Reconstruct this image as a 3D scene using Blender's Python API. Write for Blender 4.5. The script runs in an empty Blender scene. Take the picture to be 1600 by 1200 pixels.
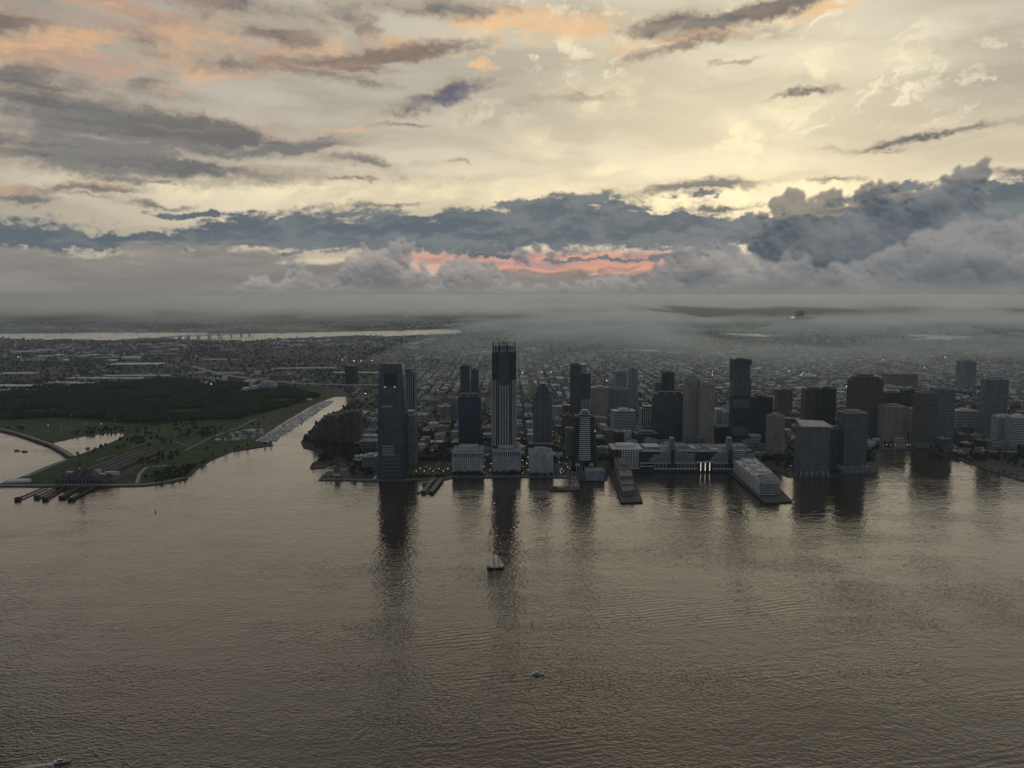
import bpy, bmesh, math, random
from mathutils import Vector, Matrix
from mathutils.geometry import tessellate_polygon
random.seed(7)
scn = bpy.context.scene
COL = scn.collection
R = math.radians

# ------------------------------------------------------------------ camera
CAM_H = 390.0
F_PX = 1290.0                      # focal length in pixels of a 1600 px wide frame
PITCH = math.atan(140.0 / F_PX)
cam_d = bpy.data.cameras.new('camera'); cam_d.sensor_width = 36.0
cam_d.lens = 36.0 * F_PX / 1600.0
cam_d.clip_start = 1.0; cam_d.clip_end = 250000.0
cam = bpy.data.objects.new('camera', cam_d); COL.objects.link(cam)
cam.location = (0, 0, CAM_H); cam.rotation_euler = (R(90) - PITCH, 0, 0)
scn.camera = cam

def ray(px, py):
    c, s = math.cos(PITCH), math.sin(PITCH)
    a = (px - 800) / F_PX; b = (600 - py) / F_PX
    return Vector((a, c + b * s, -s + b * c))
def G(px, py, z=0.0):              # photo position -> the point of the ground it shows
    d = ray(px, py); t = (CAM_H - z) / -d.z
    return Vector((d.x * t, d.y * t, z))
def At(px, py, Y):                 # photo position -> the point at distance Y
    d = ray(px, py); t = Y / d.y
    return Vector((d.x * t, Y, CAM_H + d.z * t))
def azel(px, py):
    d = ray(px, py).normalized()
    return math.degrees(math.atan2(d.x, d.y)), math.degrees(math.asin(d.z))

# ------------------------------------------------------------------ node helpers
def lin(r, g, b):
    def f(c):
        c /= 255.0
        return c / 12.92 if c <= 0.04045 else ((c + 0.055) / 1.055) ** 2.4
    return (f(r), f(g), f(b), 1.0)

class NT:
    """small wrapper for wiring node trees"""
    def __init__(s, tree): s.t = tree; s.n = tree.nodes; s.l = tree.links
    def put(s, sock, v):
        if v is None: return
        if isinstance(v, bpy.types.NodeSocket): s.l.new(v, sock)
        else: sock.default_value = v
    def m(s, op, a, b=None, c=None, clamp=False):
        n = s.n.new('ShaderNodeMath'); n.operation = op; n.use_clamp = clamp
        for i, v in enumerate((a, b, c)):
            if v is not None: s.put(n.inputs[i], v)
        return n.outputs[0]
    def add(s, a, b): return s.m('ADD', a, b)
    def sub(s, a, b): return s.m('SUBTRACT', a, b)
    def mul(s, a, b): return s.m('MULTIPLY', a, b)
    def mx(s, a, b): return s.m('MAXIMUM', a, b)
    def smx(s, a, b, k): return s.m('SMOOTH_MAX', a, b, k)
    def vm(s, op, a, b=None, sc=None):
        n = s.n.new('ShaderNodeVectorMath'); n.operation = op
        s.put(n.inputs[0], a)
        if b is not None: s.put(n.inputs[1], b)
        if sc is not None: s.put(n.inputs['Scale'], sc)
        return n.outputs['Value'] if op in ('LENGTH', 'DOT_PRODUCT', 'DISTANCE') else n.outputs[0]
    def noise(s, vec, scale=1.0, detail=4.0, rough=0.5, dist=0.0, dim='3D', col=False):
        n = s.n.new('ShaderNodeTexNoise'); n.noise_dimensions = dim
        s.put(n.inputs['Vector'], vec); s.put(n.inputs['Scale'], scale)
        n.inputs['Detail'].default_value = detail; n.inputs['Roughness'].default_value = rough
        n.inputs['Distortion'].default_value = dist
        return n.outputs['Color'] if col else n.outputs[0]
    def voro(s, vec, scale=1.0, detail=0.0, rough=0.5, feat='F1', dim='3D', smooth=0.5, rnd=1.0, out='Distance'):
        n = s.n.new('ShaderNodeTexVoronoi'); n.feature = feat; n.voronoi_dimensions = dim
        s.put(n.inputs['Vector'], vec); s.put(n.inputs['Scale'], scale)
        if 'Detail' in n.inputs: n.inputs['Detail'].default_value = detail; n.inputs['Roughness'].default_value = rough
        if feat == 'SMOOTH_F1': n.inputs['Smoothness'].default_value = smooth
        n.inputs['Randomness'].default_value = rnd
        return n.outputs[out]
    def rng(s, v, a, b, c=0.0, d=1.0, smooth=True):
        n = s.n.new('ShaderNodeMapRange'); n.interpolation_type = 'SMOOTHSTEP' if smooth else 'LINEAR'
        s.put(n.inputs[0], v)
        for i, q in enumerate((a, b, c, d)): s.put(n.inputs[i + 1], q)
        return n.outputs[0]
    def mix(s, f, a, b):
        n = s.n.new('ShaderNodeMix'); n.data_type = 'RGBA'; n.clamp_factor = True
        s.put(n.inputs[0], f); s.put(n.inputs[6], a); s.put(n.inputs[7], b)
        return n.outputs[2]
    def scalec(s, col, f):
        n = s.n.new('ShaderNodeVectorMath'); n.operation = 'SCALE'
        s.put(n.inputs[0], col); s.put(n.inputs['Scale'], f); return n.outputs[0]
    def mapping(s, vec, loc=(0, 0, 0), rot=0.0, scale=(1, 1, 1), kind='POINT'):
        n = s.n.new('ShaderNodeMapping'); n.vector_type = kind
        s.put(n.inputs[0], vec); n.inputs['Location'].default_value = loc
        n.inputs['Rotation'].default_value = (0, 0, rot); n.inputs['Scale'].default_value = scale
        return n.outputs[0]
    def ramp(s, v, stops, interp='LINEAR'):
        n = s.n.new('ShaderNodeValToRGB'); cr = n.color_ramp; cr.interpolation = interp
        while len(cr.elements) < len(stops): cr.elements.new(0.5)
        for e, (p, c) in zip(cr.elements, stops): e.position = p; e.color = c
        s.put(n.inputs[0], v); return n.outputs[0]

# ------------------------------------------------------------------ sky: evening cloud deck over a low sun
# The clouds are computed here as density and light in sky directions (azimuth, elevation) and laid over the Sky Texture.
import numpy as np
SUN_AZ, SUN_EL = azel(1150, 225)
PXD = F_PX * math.pi / 180
def C3(r, g, b): return np.array(lin(r, g, b)[:3], np.float32)
def sstep(x, a, b):
    t = np.clip((x - a) / (b - a), 0, 1); return t * t * (3 - 2 * t)
_rg = np.random.RandomState(5)
_tab = _rg.rand(512, 512).astype(np.float32)
def vnoise(x, y):
    xi = np.floor(x).astype(np.int32); yi = np.floor(y).astype(np.int32)
    fx = (x - xi).astype(np.float32); fy = (y - yi).astype(np.float32)
    fx = fx * fx * fx * (fx * (fx * 6 - 15) + 10); fy = fy * fy * fy * (fy * (fy * 6 - 15) + 10)
    x0 = xi & 511; x1 = (xi + 1) & 511; y0 = yi & 511; y1 = (yi + 1) & 511
    a = _tab[y0, x0]; b = _tab[y0, x1]; c = _tab[y1, x0]; d = _tab[y1, x1]
    return a + (b - a) * fx + (c - a) * fy + (a - b - c + d) * fx * fy
def fbm(x, y, sx, sy, oct=5, rough=0.5, off=0.0, rot=0.0):
    c, s = math.cos(R(rot)), math.sin(R(rot))
    u = (x * c + y * s) * sx + off; v = (-x * s + y * c) * sy + off * 1.7
    t = 0; a = 1.0; n = 0
    for i in range(oct):
        t = t + a * vnoise(u, v); n += a; a *= rough
        u, v = u * 1.9 + v * 0.55 + 13.7, v * 1.9 - u * 0.55 + 7.1
    return t / n
def mixc(a, b, f): return a + (b - a) * f[..., None]

def clouds(az, el):
    """colour and cover of the cloud deck for arrays of directions in degrees"""
    ca = np.cos(np.radians(el)); D = np.stack([np.sin(np.radians(az)) * ca, np.cos(np.radians(az)) * ca, np.sin(np.radians(el))], -1)
    sd = np.array([math.sin(R(SUN_AZ)) * math.cos(R(SUN_EL)), math.cos(R(SUN_AZ)) * math.cos(R(SUN_EL)), math.sin(R(SUN_EL))])
    ang = np.degrees(np.arccos(np.clip(D @ sd, -1, 1)))
    wx = fbm(az, el, .10, .16, 4, .5, 3) - .5; wy = fbm(az, el, .10, .16, 4, .5, 31) - .5
    ax = az + wx * 5; ey = el + wy * 2
    wx2 = fbm(az, el, .5, .8, 5, .55, 53) - .5; wy2 = fbm(az, el, .5, .8, 5, .55, 71) - .5
    hx = fbm(az, el, 2.2, 3.0, 4, .6, 401) - .5; hy = fbm(az, el, 2.2, 3.0, 4, .6, 431) - .5
    A1 = az + wx * 3.5 + wx2 * 2.4 + hx * .9; E1 = el + wy * 1.3 + wy2 * .7 + hy * .45
    st = [0, 6, 14, 26, 40, 65, 108, 180]
    sc = [(226, 216, 189), (214, 205, 181), (200, 192, 172), (188, 181, 165), (174, 168, 157), (140, 142, 142), (120, 132, 148), (112, 126, 144)]
    L = np.array([C3(*c) for c in sc])
    base = np.stack([np.interp(ang, st, L[:, k]) for k in range(3)], -1)
    low = sstep(el, 13, 3.5) * sstep(ang, 62, 22)
    base = mixc(base, C3(246, 229, 193), low * .6)
    n1 = fbm(ax, ey, .10, .45, 6, .55, 5, -7)
    base = base * (0.87 + 0.26 * sstep(n1, .25, .75))[..., None]
    gv = sstep(fbm(ax, ey, .055, .55, 6, .6, 17, 5), .50, .80) * .5
    base = mixc(base, C3(166, 158, 145), gv)
    n2 = fbm(A1, E1, .55, 1.1, 5, .6, 91, 25); patch = sstep(fbm(az, el, .07, .16, 3, .5, 40), .42, .62)
    spot = sstep(n2, .52, .72) * patch * sstep(el, 5, 9) * sstep(ang, 40, 6)
    base = mixc(base, C3(250, 238, 206), spot * .75)
    # brightest patches where the sun stands behind the veil
    for (px, py, rx, ry, k) in [(1150, 222, 26, 34, .75), (1165, 250, 60, 16, .5), (925, 150, 50, 26, .42), (1300, 98, 26, 22, .45), (1250, 160, 40, 16, .35), (1425, 92, 34, 10, .35),
                                (830, 225, 34, 22, .3), (980, 262, 50, 8, .5), (1215, 300, 190, 16, .8), (960, 325, 200, 20, .55), (520, 296, 330, 18, .45), (1240, 290, 60, 12, .6)]:
        a, e = azel(px, py)
        r = np.hypot((A1 - a) / (rx / PXD), (E1 - e) / (ry / PXD))
        base = mixc(base, C3(255, 241, 200), np.clip(k * sstep(r, 1.9, .1) * (0.45 + 1.1 * sstep(n2, .3, .7)), 0, 1))
    def field(blobs, X=A1, Y=E1):
        f = np.full(az.shape, -9, np.float32)
        for (px, py, rx, ry, rot, wt) in blobs:
            a, e = azel(px, py); c, s = math.cos(R(rot)), math.sin(R(rot))
            dx = X - a; dy = Y - e
            r = np.hypot((dx * c + dy * s) * PXD / rx, (-dx * s + dy * c) * PXD / ry)
            g = (1 - r) * wt; h = np.maximum(0.14 - np.abs(f - g), 0) / .14
            f = np.maximum(f, g) + h * h * .035
        return f
    fine = .6 * fbm(ax, ey, .26, 1.25, 7, .58, 11, -3) + .4 * fbm(A1, E1, .9, 1.7, 6, .62, 19); fine2 = fbm(A1, E1, .16, .75, 6, .6, 23, 5)
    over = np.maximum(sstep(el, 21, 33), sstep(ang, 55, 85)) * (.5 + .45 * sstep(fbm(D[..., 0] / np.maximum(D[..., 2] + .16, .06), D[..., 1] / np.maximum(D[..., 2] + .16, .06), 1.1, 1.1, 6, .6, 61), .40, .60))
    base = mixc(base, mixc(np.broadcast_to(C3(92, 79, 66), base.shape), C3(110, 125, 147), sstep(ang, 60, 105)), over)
    # salmon fragments
    fo = field([(60, 75, 170, 60, -4, 1.0), (240, 40, 170, 55, 0, 1.0), (420, 72, 130, 36, 2, .9), (930, 40, 170, 24, -6, 1.0), (1120, 44, 180, 17, 9, 1.0), (1290, 14, 60, 12, 4, 1.0),
                (775, 40, 60, 36, 0, .8), (742, 103, 28, 9, 6, 1.2), (330, 100, 90, 20, 0, .7), (440, 206, 80, 8, -14, .8), (60, 298, 90, 8, 8, .7), (620, 62, 110, 20, 0, .55), (500, 195, 60, 5, 0, .7)])
    do = fo + (fine - .5) * 2.0 + (fbm(A1, E1, .5, .9, 5, .6, 131) - .5) * 1.2
    ao = sstep(do, -.1, .75) * .85
    orange = mixc(mixc(np.broadcast_to(C3(222, 178, 138), base.shape), C3(192, 158, 136), sstep(fine2, .40, .62)), C3(248, 205, 152), sstep(ang, 34, 16) * .7)
    base = mixc(base, orange, ao)
    # grey stratus sheets
    fg = field([(60, 128, 170, 22, 0, 1.0), (215, 124, 40, 14, 10, .9), (130, 180, 330, 40, -7, 1.35), (330, 198, 150, 24, -12, 1.2), (50, 222, 300, 34, 0, 1.2), (190, 256, 350, 24, 0, 1.5), (430, 228, 140, 15, 8, 1.3),
                (545, 250, 80, 11, -3, .9), (650, 76, 140, 12, 8, 1.0), (500, 90, 120, 9, 4, .6), (560, 100, 60, 7, 0, .7), (555, 120, 66, 8, -6, .8), (695, 142, 88, 17, 12, 1.3), (625, 168, 52, 10, 12, .9),
                (610, 192, 36, 4, 0, .8), (230, 280, 110, 6, 3, .9), (110, 297, 70, 7, 5, .8), (240, 316, 60, 5, 0, .9), (130, 308, 40, 4, 0, .7), (30, 312, 40, 5, 0, .7),
                (1450, 210, 120, 5, 4, 1.1), (1375, 222, 50, 5, 6, 1.0), (1378, 232, 22, 3, 0, .8), (1080, 290, 110, 10, 4, 1.1), (1180, 20, 160, 15, 8, 1.5), (1050, 36, 70, 16, 10, 1.3),
                (1090, 66, 120, 8, 12, .7), (1200, 42, 40, 12, 0, .5), (1260, 145, 40, 5, 3, .6), (1160, 92, 40, 4, 6, .6), (390, 12, 150, 22, -4, 1.0), (430, 42, 80, 20, 0, 1.0), (350, 95, 70, 12, 0, .7), (480, 105, 60, 8, -8, .7),
                (555, 8, 60, 22, 0, 1.0), (588, 42, 26, 14, 10, .9), (690, 4, 110, 13, 0, .9), (20, 40, 50, 20, 0, .9), (540, 278, 50, 4, 0, .9), (230, 60, 50, 16, 0, .5), (580, 322, 60, 4, 3, .7), (860, 302, 50, 4, 3, .8),
                (700, 252, 24, 3, 0, .7), (1590, 262, 50, 6, 0, .9), (1110, 324, 90, 5, 4, .9), (1300, 274, 30, 3, 0, .7), (900, 150, 60, 6, 0, .25)])
    dg = fg + (fine - .5) * 1.5 + (fine2 - .5) * .5
    ag = sstep(dg, -.3, .8) * .92
    gcol = mixc(np.broadcast_to(C3(170, 157, 141), base.shape), C3(110, 111, 112), sstep(dg + (fine2 - .5) * 1.5, .05, .95))
    gcol = mixc(gcol, C3(150, 127, 112), sstep(fine2, .45, .7) * sstep(el, 9, 15) * .8)
    skirt = sstep(fg + (fine - .5) * 1.9 + (fine2 - .5) * .8, -.55, .75) * .5
    base = mixc(base, C3(160, 149, 135), skirt)
    strk = fbm(A1, E1, .10, 1.5, 6, .62, 201, 2)
    gcol = gcol * (0.91 + .18 * sstep(strk, .3, .7) + .16 * (fbm(A1, E1, 1.1, 2.0, 6, .62, 517) - .5))[..., None]
    base = mixc(base, gcol, ag * (0.84 + .16 * sstep(strk, .62, .38)))
    # lens-shaped bluish cloud
    a, e = azel(695, 146); r = np.hypot((A1 - a) * PXD / 95, (E1 - e - (A1 - a) * .2) * PXD / 15)
    base = mixc(base, C3(96, 100, 124), sstep(r, 1.0, .3) * .6)
    # light slot under the bank
    pinkmix = sstep(az, -14, -4) * sstep(az, 14, 9)
    pink = mixc(np.broadcast_to(C3(172, 155, 144), base.shape), mixc(np.broadcast_to(C3(222, 162, 142), base.shape), C3(182, 152, 144), sstep(fbm(ax, ey, .15, 1.6, 5, .6, 333, 2), .40, .64)), pinkmix)
    slot = sstep(el, -.2, .3) * sstep(el, 3.3, 2.6) * sstep(ang, 75, 45) * (0.3 + .7 * pinkmix) * (.55 + .45 * sstep(fbm(ax, ey, .12, 2.2, 6, .6, 301, 2), .36, .56))
    base = mixc(base, pink * (0.8 + .4 * fine)[..., None], slot)
    # slate-blue bank
    fb = field([(120, 374, 330, 15, 2, 1.3), (420, 355, 190, 27, 6, 1.3), (640, 370, 320, 34, 0, 1.5), (790, 350, 240, 36, 8, 1.5), (850, 318, 120, 18, 4, 1.3), (1010, 362, 320, 36, 0, 1.6),
                (1200, 350, 160, 28, 2, 1.4), (1470, 330, 260, 40, 5, 1.4), (1560, 296, 150, 24, 4, 1.3), (1380, 293, 80, 8, 8, 1.1), (310, 330, 80, 6, 3, .9), (640, 345, 60, 8, 3, .8),
                (950, 408, 130, 4, 1, 1.0), (760, 402, 90, 4, -1, .8), (430, 396, 60, 4, 2, .7), (-300, 362, 400, 30, 0, 1.3), (1950, 330, 400, 50, 0, 1.3), (1100, 300, 50, 6, 6, .8)])
    fineb = fbm(ax, ey, .75, 1.9, 7, .62, 77)
    db = fb + (fineb - .5) * 1.3 + (fine - .5) * .7 + (fbm(A1, E1, 1.6, 3.2, 5, .62, 611) - .5) * .5
    ab = sstep(db, -.14, .42) * .96
    bcol = mixc(np.broadcast_to(C3(142, 140, 136), base.shape), mixc(np.broadcast_to(C3(90, 102, 112), base.shape), C3(116, 123, 127), sstep(fine2 * .6 + fineb * .4, .38, .62)), sstep(db, .0, .45))
    base = mixc(base, bcol, ab)
    # grey lower air with mist sheets
    lowf = el + (fbm(ax, ey, .25, 1.2, 6, .6, 9) - .5) * 2.4
    lc = np.array([C3(124, 127, 127), C3(130, 129, 126), C3(132, 129, 125), C3(140, 135, 130)])
    lowg = np.stack([np.interp(el, [-3, .3, 1.8, 3.2], lc[:, k]) for k in range(3)], -1)
    lowg = lowg * (0.88 + .24 * sstep(fbm(ax, ey, .12, .9, 6, .6, 29), .3, .7))[..., None]
    edge = np.interp(az, [-40, -18, -10, 8, 12, 40], [2.9, 2.7, 1.9, 1.25, 1.6, 2.6])
    base = mixc(base, lowg, sstep(lowf, edge + .35, edge - .35) * .95)
    cover = np.clip(.96 + .04 * np.maximum.reduce([ag, ab, ao, sstep(el, 6, 3)]), 0, 1)
    return base, cover

def heap(img, cov, az0, el1, res, blobs, dark, light, seed, soft=2.0, opacity=.95, fade=.5):
    """cauliflower heaps: a relief of many rounded puffs, shaded by the bright sky above and behind it"""
    rg = np.random.RandomState(seed); top = max(azel(b[0], b[1] - b[3] * 1.4)[1] for b in blobs)
    lft = min(azel(b[0] - b[2] * 1.4, b[1])[0] for b in blobs)
    r0 = max(0, int((el1 - top) * res) - 12); c0 = max(0, int((lft - az0) * res) - 12)
    img = img[r0:, c0:]; cov = cov[r0:, c0:]; el1 = el1 - r0 / res; az0 = az0 + c0 / res; Hh, Ww = img.shape[:2]
    hm = np.full((Hh, Ww), -50.0, np.float32); k = res / PXD
    def puff(cx, cy, z, r):
        x0, x1 = int(max(cx - r, 0)), int(min(cx + r + 2, Ww)); y0, y1 = int(max(cy - r, 0)), int(min(cy + r + 2, Hh))
        if x1 <= x0 or y1 <= y0: return
        yy, xx = np.mgrid[y0:y1, x0:x1]
        q = r * r - (xx - cx) ** 2 - (yy - cy) ** 2
        hm[y0:y1, x0:x1] = np.maximum(hm[y0:y1, x0:x1], np.where(q > 0, z + np.sqrt(np.maximum(q, 0)), -50))
    for (px, py, rx, ry) in blobs:
        a, e = azel(px, py); cx = (a - az0) * res; cy = (el1 - e) * res; rx *= k; ry *= k
        m = min(rx, ry)
        for i in range(int(26 + rx * ry / 26)):
            t = rg.rand() * 6.283; q = rg.rand() ** .5
            ux, uy = math.cos(t) * q * rx, math.sin(t) * q * ry
            r = m * (0.16 + .34 * rg.rand() ** 2) * (1.15 - .6 * q)
            zz = m * 0.9 * math.sqrt(max(0, 1 - q * q))
            puff(cx + ux, cy + uy, zz, r)
            for j in range(3):
                b = rg.rand() * 6.283
                puff(cx + ux + math.cos(b) * r * .85, cy + uy + math.sin(b) * r * .85, zz + r * .2, r * (.25 + .25 * rg.rand()))
    yy, xx = np.mgrid[0:Hh, 0:Ww].astype(np.float32)
    dx = (fbm(xx, yy, .09, .09, 4, .55, seed) - .5) * 14 + (fbm(xx, yy, .3, .3, 3, .55, seed + 4) - .5) * 5; dy = (fbm(xx, yy, .09, .09, 4, .55, seed + 9) - .5) * 14 + (fbm(xx, yy, .3, .3, 3, .55, seed + 14) - .5) * 5
    hm = hm[np.clip((yy + dy).astype(int), 0, Hh - 1), np.clip((xx + dx).astype(int), 0, Ww - 1)]
    def blur(a, n):
        for ax_ in (0, 1):
            c = np.cumsum(np.concatenate([np.repeat(np.take(a, [0], ax_), n + 1, ax_), a, np.repeat(np.take(a, [-1], ax_), n, ax_)], ax_), axis=ax_, dtype=np.float64)
            a = ((np.take(c, range(2 * n + 1, c.shape[ax_]), ax_) - np.take(c, range(0, c.shape[ax_] - 2 * n - 1), ax_)) / (2 * n + 1)).astype(np.float32)
        return a
    mask = (hm > -49).astype(np.float32)
    al = sstep(blur(blur(mask, 1), max(1, int(soft))), .12, .92)
    h = np.where(hm > -49, hm, 0); hb = blur(blur(h, 1), 1)
    gy, gx = np.gradient(hb)
    hbig = blur(blur(h, 8), 8)
    n = 1 / np.sqrt(1 + (gx * .8) ** 2 + (gy * .8) ** 2)
    sh = .40 + .34 * (gy * .8) * n * 1.0 - .10 * gx * .8 * n + (hb - hbig) * .016
    Gy, Gx = np.gradient(hbig); sh = sh + Gy * .22
    rim = sstep(blur(blur(mask, 3), 3), 1.0, .35); sh = sh + rim * .38
    sh = sh + (fbm(xx, yy, .012, .02, 4, .55, seed + 3) - .5) * .9
    col = mixc(np.broadcast_to(np.array(dark, np.float32), img.shape), np.array(light, np.float32), np.clip(sh, 0, 1.15))
    e_ = el1 - yy / res
    fadel = sstep(e_, -1.6, 2.4 * fade)
    a_ = al * opacity * (0.45 + .55 * fadel)
    lowmist = mixc(col, C3(130, 129, 126), (1 - fadel) * .55)
    img[:] = mixc(img, lowmist, a_); cov[:] = np.maximum(cov, a_)

def make_image(name, az0, az1, el0, el1, res, heaps):
    Ww, Hh = int((az1 - az0) * res), int((el1 - el0) * res)
    a = az0 + (np.arange(Ww) + .5) / res; e = el1 - (np.arange(Hh) + .5) / res
    AZ, EL = np.meshgrid(a.astype(np.float32), e.astype(np.float32))
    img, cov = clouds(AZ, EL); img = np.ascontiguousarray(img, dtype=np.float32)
    if heaps:
        heap(img, cov, az0, el1, res, [(600, 428, 70, 38), (625, 388, 22, 16), (612, 400, 34, 20), (464, 415, 13, 20), (466, 436, 20, 20), (440, 470, 90, 26), (400, 450, 34, 18), (570, 470, 130, 34),
             (735, 432, 46, 30), (700, 418, 22, 17), (760, 470, 120, 30), (880, 466, 120, 24), (985, 460, 90, 28), (815, 404, 20, 14), (835, 386, 8, 9)], C3(106, 109, 112), C3(160, 155, 151), 3, 3, .88)
        heap(img, cov, az0, el1, res, [(1240, 345, 46, 40), (1232, 320, 18, 16), (1290, 330, 34, 30), (1300, 316, 14, 16), (1370, 315, 36, 28), (1372, 302, 18, 14), (1440, 335, 70, 40), (1498, 300, 34, 30), (1520, 278, 16, 18),
             (1532, 262, 12, 15), (1540, 252, 7, 8), (1320, 385, 130, 46), (1460, 375, 120, 46), (1210, 372, 36, 24)], C3(76, 88, 97), C3(126, 129, 132), 11, 2, .97, .2)
        heap(img, cov, az0, el1, res, [(1105, 420, 78, 36), (1080, 390, 34, 16), (1110, 384, 20, 12), (1180, 445, 120, 44), (1340, 460, 220, 42), (1500, 430, 130, 58), (1590, 392, 70, 44), (1040, 455, 44, 34), (1520, 365, 40, 22),
             (1700, 430, 160, 70), (1880, 430, 160, 60)], C3(92, 100, 107), C3(142, 141, 140), 23, 4, .88)
        heap(img, cov, az0, el1, res, [(560, 485, 70, 18), (650, 490, 60, 16), (760, 488, 70, 18), (880, 486, 80, 18), (940, 470, 50, 20), (470, 490, 60, 14), (1000, 492, 70, 14)], C3(112, 113, 114), C3(158, 153, 149), 37, 4, .7)
    k_ = sstep(EL, .95, -.25) * .92; img = mixc(img, C3(131, 130, 124), k_); cov = np.maximum(cov, k_)
    im = bpy.data.images.new(name, Ww, Hh, alpha=True, float_buffer=True, is_data=True)
    buf = np.empty((Hh, Ww, 4), np.float32); buf[..., :3] = img; buf[..., 3] = cov
    im.pixels.foreach_set(np.ascontiguousarray(buf[::-1]).ravel()); im.update(); im.pack()
    return im

FAZ, FE0, FE1 = 42.0, -4.0, 26.0
world = bpy.data.worlds.new('World'); scn.world = world; world.use_nodes = True
def build_sky():
    w = NT(world.node_tree); w.n.clear()
    out = w.n.new('ShaderNodeOutputWorld'); bg = w.n.new('ShaderNodeBackground'); w.l.new(bg.outputs[0], out.inputs[0])
    tc = w.n.new('ShaderNodeTexCoord'); D = w.vm('NORMALIZE', tc.outputs['Generated'])
    sp = w.n.new('ShaderNodeSeparateXYZ'); w.l.new(D, sp.inputs[0]); x, y, z = sp.outputs
    az = w.mul(w.m('ARCTAN2', x, y), 180 / math.pi); el = w.mul(w.m('ARCSINE', z), 180 / math.pi)
    def tex(im, a0, a1, e0, e1):
        u = w.m('DIVIDE', w.sub(az, a0), a1 - a0); v = w.m('DIVIDE', w.sub(el, e0), e1 - e0)
        cb = w.n.new('ShaderNodeCombineXYZ'); w.l.new(u, cb.inputs[0]); w.l.new(v, cb.inputs[1])
        n = w.n.new('ShaderNodeTexImage'); n.image = im; n.extension = 'EXTEND'; w.l.new(cb.outputs[0], n.inputs[0])
        return n.outputs['Color'], n.outputs['Alpha']
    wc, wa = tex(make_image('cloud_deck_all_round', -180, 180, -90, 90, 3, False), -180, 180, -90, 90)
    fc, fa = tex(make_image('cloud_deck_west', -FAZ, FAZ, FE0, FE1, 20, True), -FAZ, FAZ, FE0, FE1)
    inside = w.mul(w.rng(w.m('ABSOLUTE', az), FAZ - 4, FAZ - .5, 1.0, 0.0), w.mul(w.rng(el, FE1 - 3, FE1 - .3, 1.0, 0.0), w.rng(el, FE0 + .2, FE0 + 1.5)))
    col = w.mix(inside, wc, fc)
    m = w.n.new('ShaderNodeMix'); w.put(m.inputs[0], inside); w.put(m.inputs[2], wa); w.put(m.inputs[3], fa); cov = m.outputs[0]
    sky = w.n.new('ShaderNodeTexSky'); sky.sky_type = 'NISHITA'; sky.sun_disc = False
    sky.sun_elevation = R(SUN_EL); sky.sun_rotation = R(SUN_AZ)
    sky.air_density = 1.3; sky.dust_density = 4.0; sky.ozone_density = 1.5; sky.altitude = 390
    air = w.scalec(sky.outputs[0], 0.06)
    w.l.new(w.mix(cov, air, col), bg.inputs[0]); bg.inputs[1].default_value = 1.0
build_sky()
world.cycles.sampling_method = 'MANUAL'; world.cycles.sample_map_resolution = 512

# the sun itself stands behind the cloud deck: weak and very soft
sun_d = bpy.data.lights.new('sun', 'SUN'); sun_d.energy = 0.5; sun_d.angle = R(96); sun_d.color = (1.0, 0.86, 0.66)
sun = bpy.data.objects.new('sun', sun_d); COL.objects.link(sun)
sv = Vector((math.sin(R(SUN_AZ)) * math.cos(R(SUN_EL)), math.cos(R(SUN_AZ)) * math.cos(R(SUN_EL)), math.sin(R(SUN_EL))))
sun.rotation_euler = sv.to_track_quat('Z', 'Y').to_euler(); sun.location = (0, 0, 900)

scn.view_settings.view_transform = 'Standard'; scn.view_settings.look = 'None'
scn.view_settings.exposure = 0.0; scn.view_settings.gamma = 1.0; scn.view_settings.use_curve_mapping = False
scn.render.engine = 'CYCLES'
cy = scn.cycles
cy.max_bounces = 6; cy.diffuse_bounces = 2; cy.glossy_bounces = 3; cy.transmission_bounces = 2; cy.volume_bounces = 3; cy.transparent_max_bounces = 8
cy.use_denoising = True; cy.denoiser = 'OPENIMAGEDENOISE'; cy.sample_clamp_indirect = 4.0
cy.caustics_reflective = False; cy.caustics_refractive = False

# ------------------------------------------------------------------ materials
MATS = {}
def mat(name, col, rough=0.8, var=0.25, scale=0.15, spec=0.3, island=0.0, metal=0.0, trans=0.0, emit=None, coat=0.0, streak=0.0):
    if name in MATS: return MATS[name]
    m = bpy.data.materials.new(name); m.use_nodes = True; w = NT(m.node_tree)
    b = w.n['Principled BSDF']
    geo = w.n.new('ShaderNodeNewGeometry')
    n = w.noise(w.mapping(geo.outputs['Position'], scale=(1, 1, 0.4 if streak else 1)), scale, 5, 0.6)
    f = w.rng(n, 0.3, 0.7, 1 - var, 1 + var)
    if island: f = w.mul(f, w.rng(geo.outputs['Random Per Island'], 0, 1, 1 - island, 1 + island, smooth=False))
    c = w.n.new('ShaderNodeRGB'); c.outputs[0].default_value = (*col[:3], 1)
    w.l.new(w.scalec(c.outputs[0], f), b.inputs['Base Color'])
    rr = w.rng(w.noise(geo.outputs['Position'], scale * 3, 3), 0.3, 0.7, rough * 0.8, min(1, rough * 1.2)); w.l.new(rr, b.inputs['Roughness'])
    b.inputs['Metallic'].default_value = metal; b.inputs['Specular IOR Level'].default_value = spec
    if trans:
        t = w.n.new('ShaderNodeBsdfTranslucent'); w.l.new(w.scalec(c.outputs[0], f), t.inputs[0])
        mx = w.n.new('ShaderNodeMixShader'); mx.inputs[0].default_value = trans
        w.l.new(b.outputs[0], mx.inputs[1]); w.l.new(t.outputs[0], mx.inputs[2]); w.l.new(mx.outputs[0], w.n['Material Output'].inputs[0])
    if emit:
        b.inputs['Emission Color'].default_value = (*emit[:3], 1); b.inputs['Emission Strength'].default_value = emit[3]
    MATS[name] = m; return m

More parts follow.
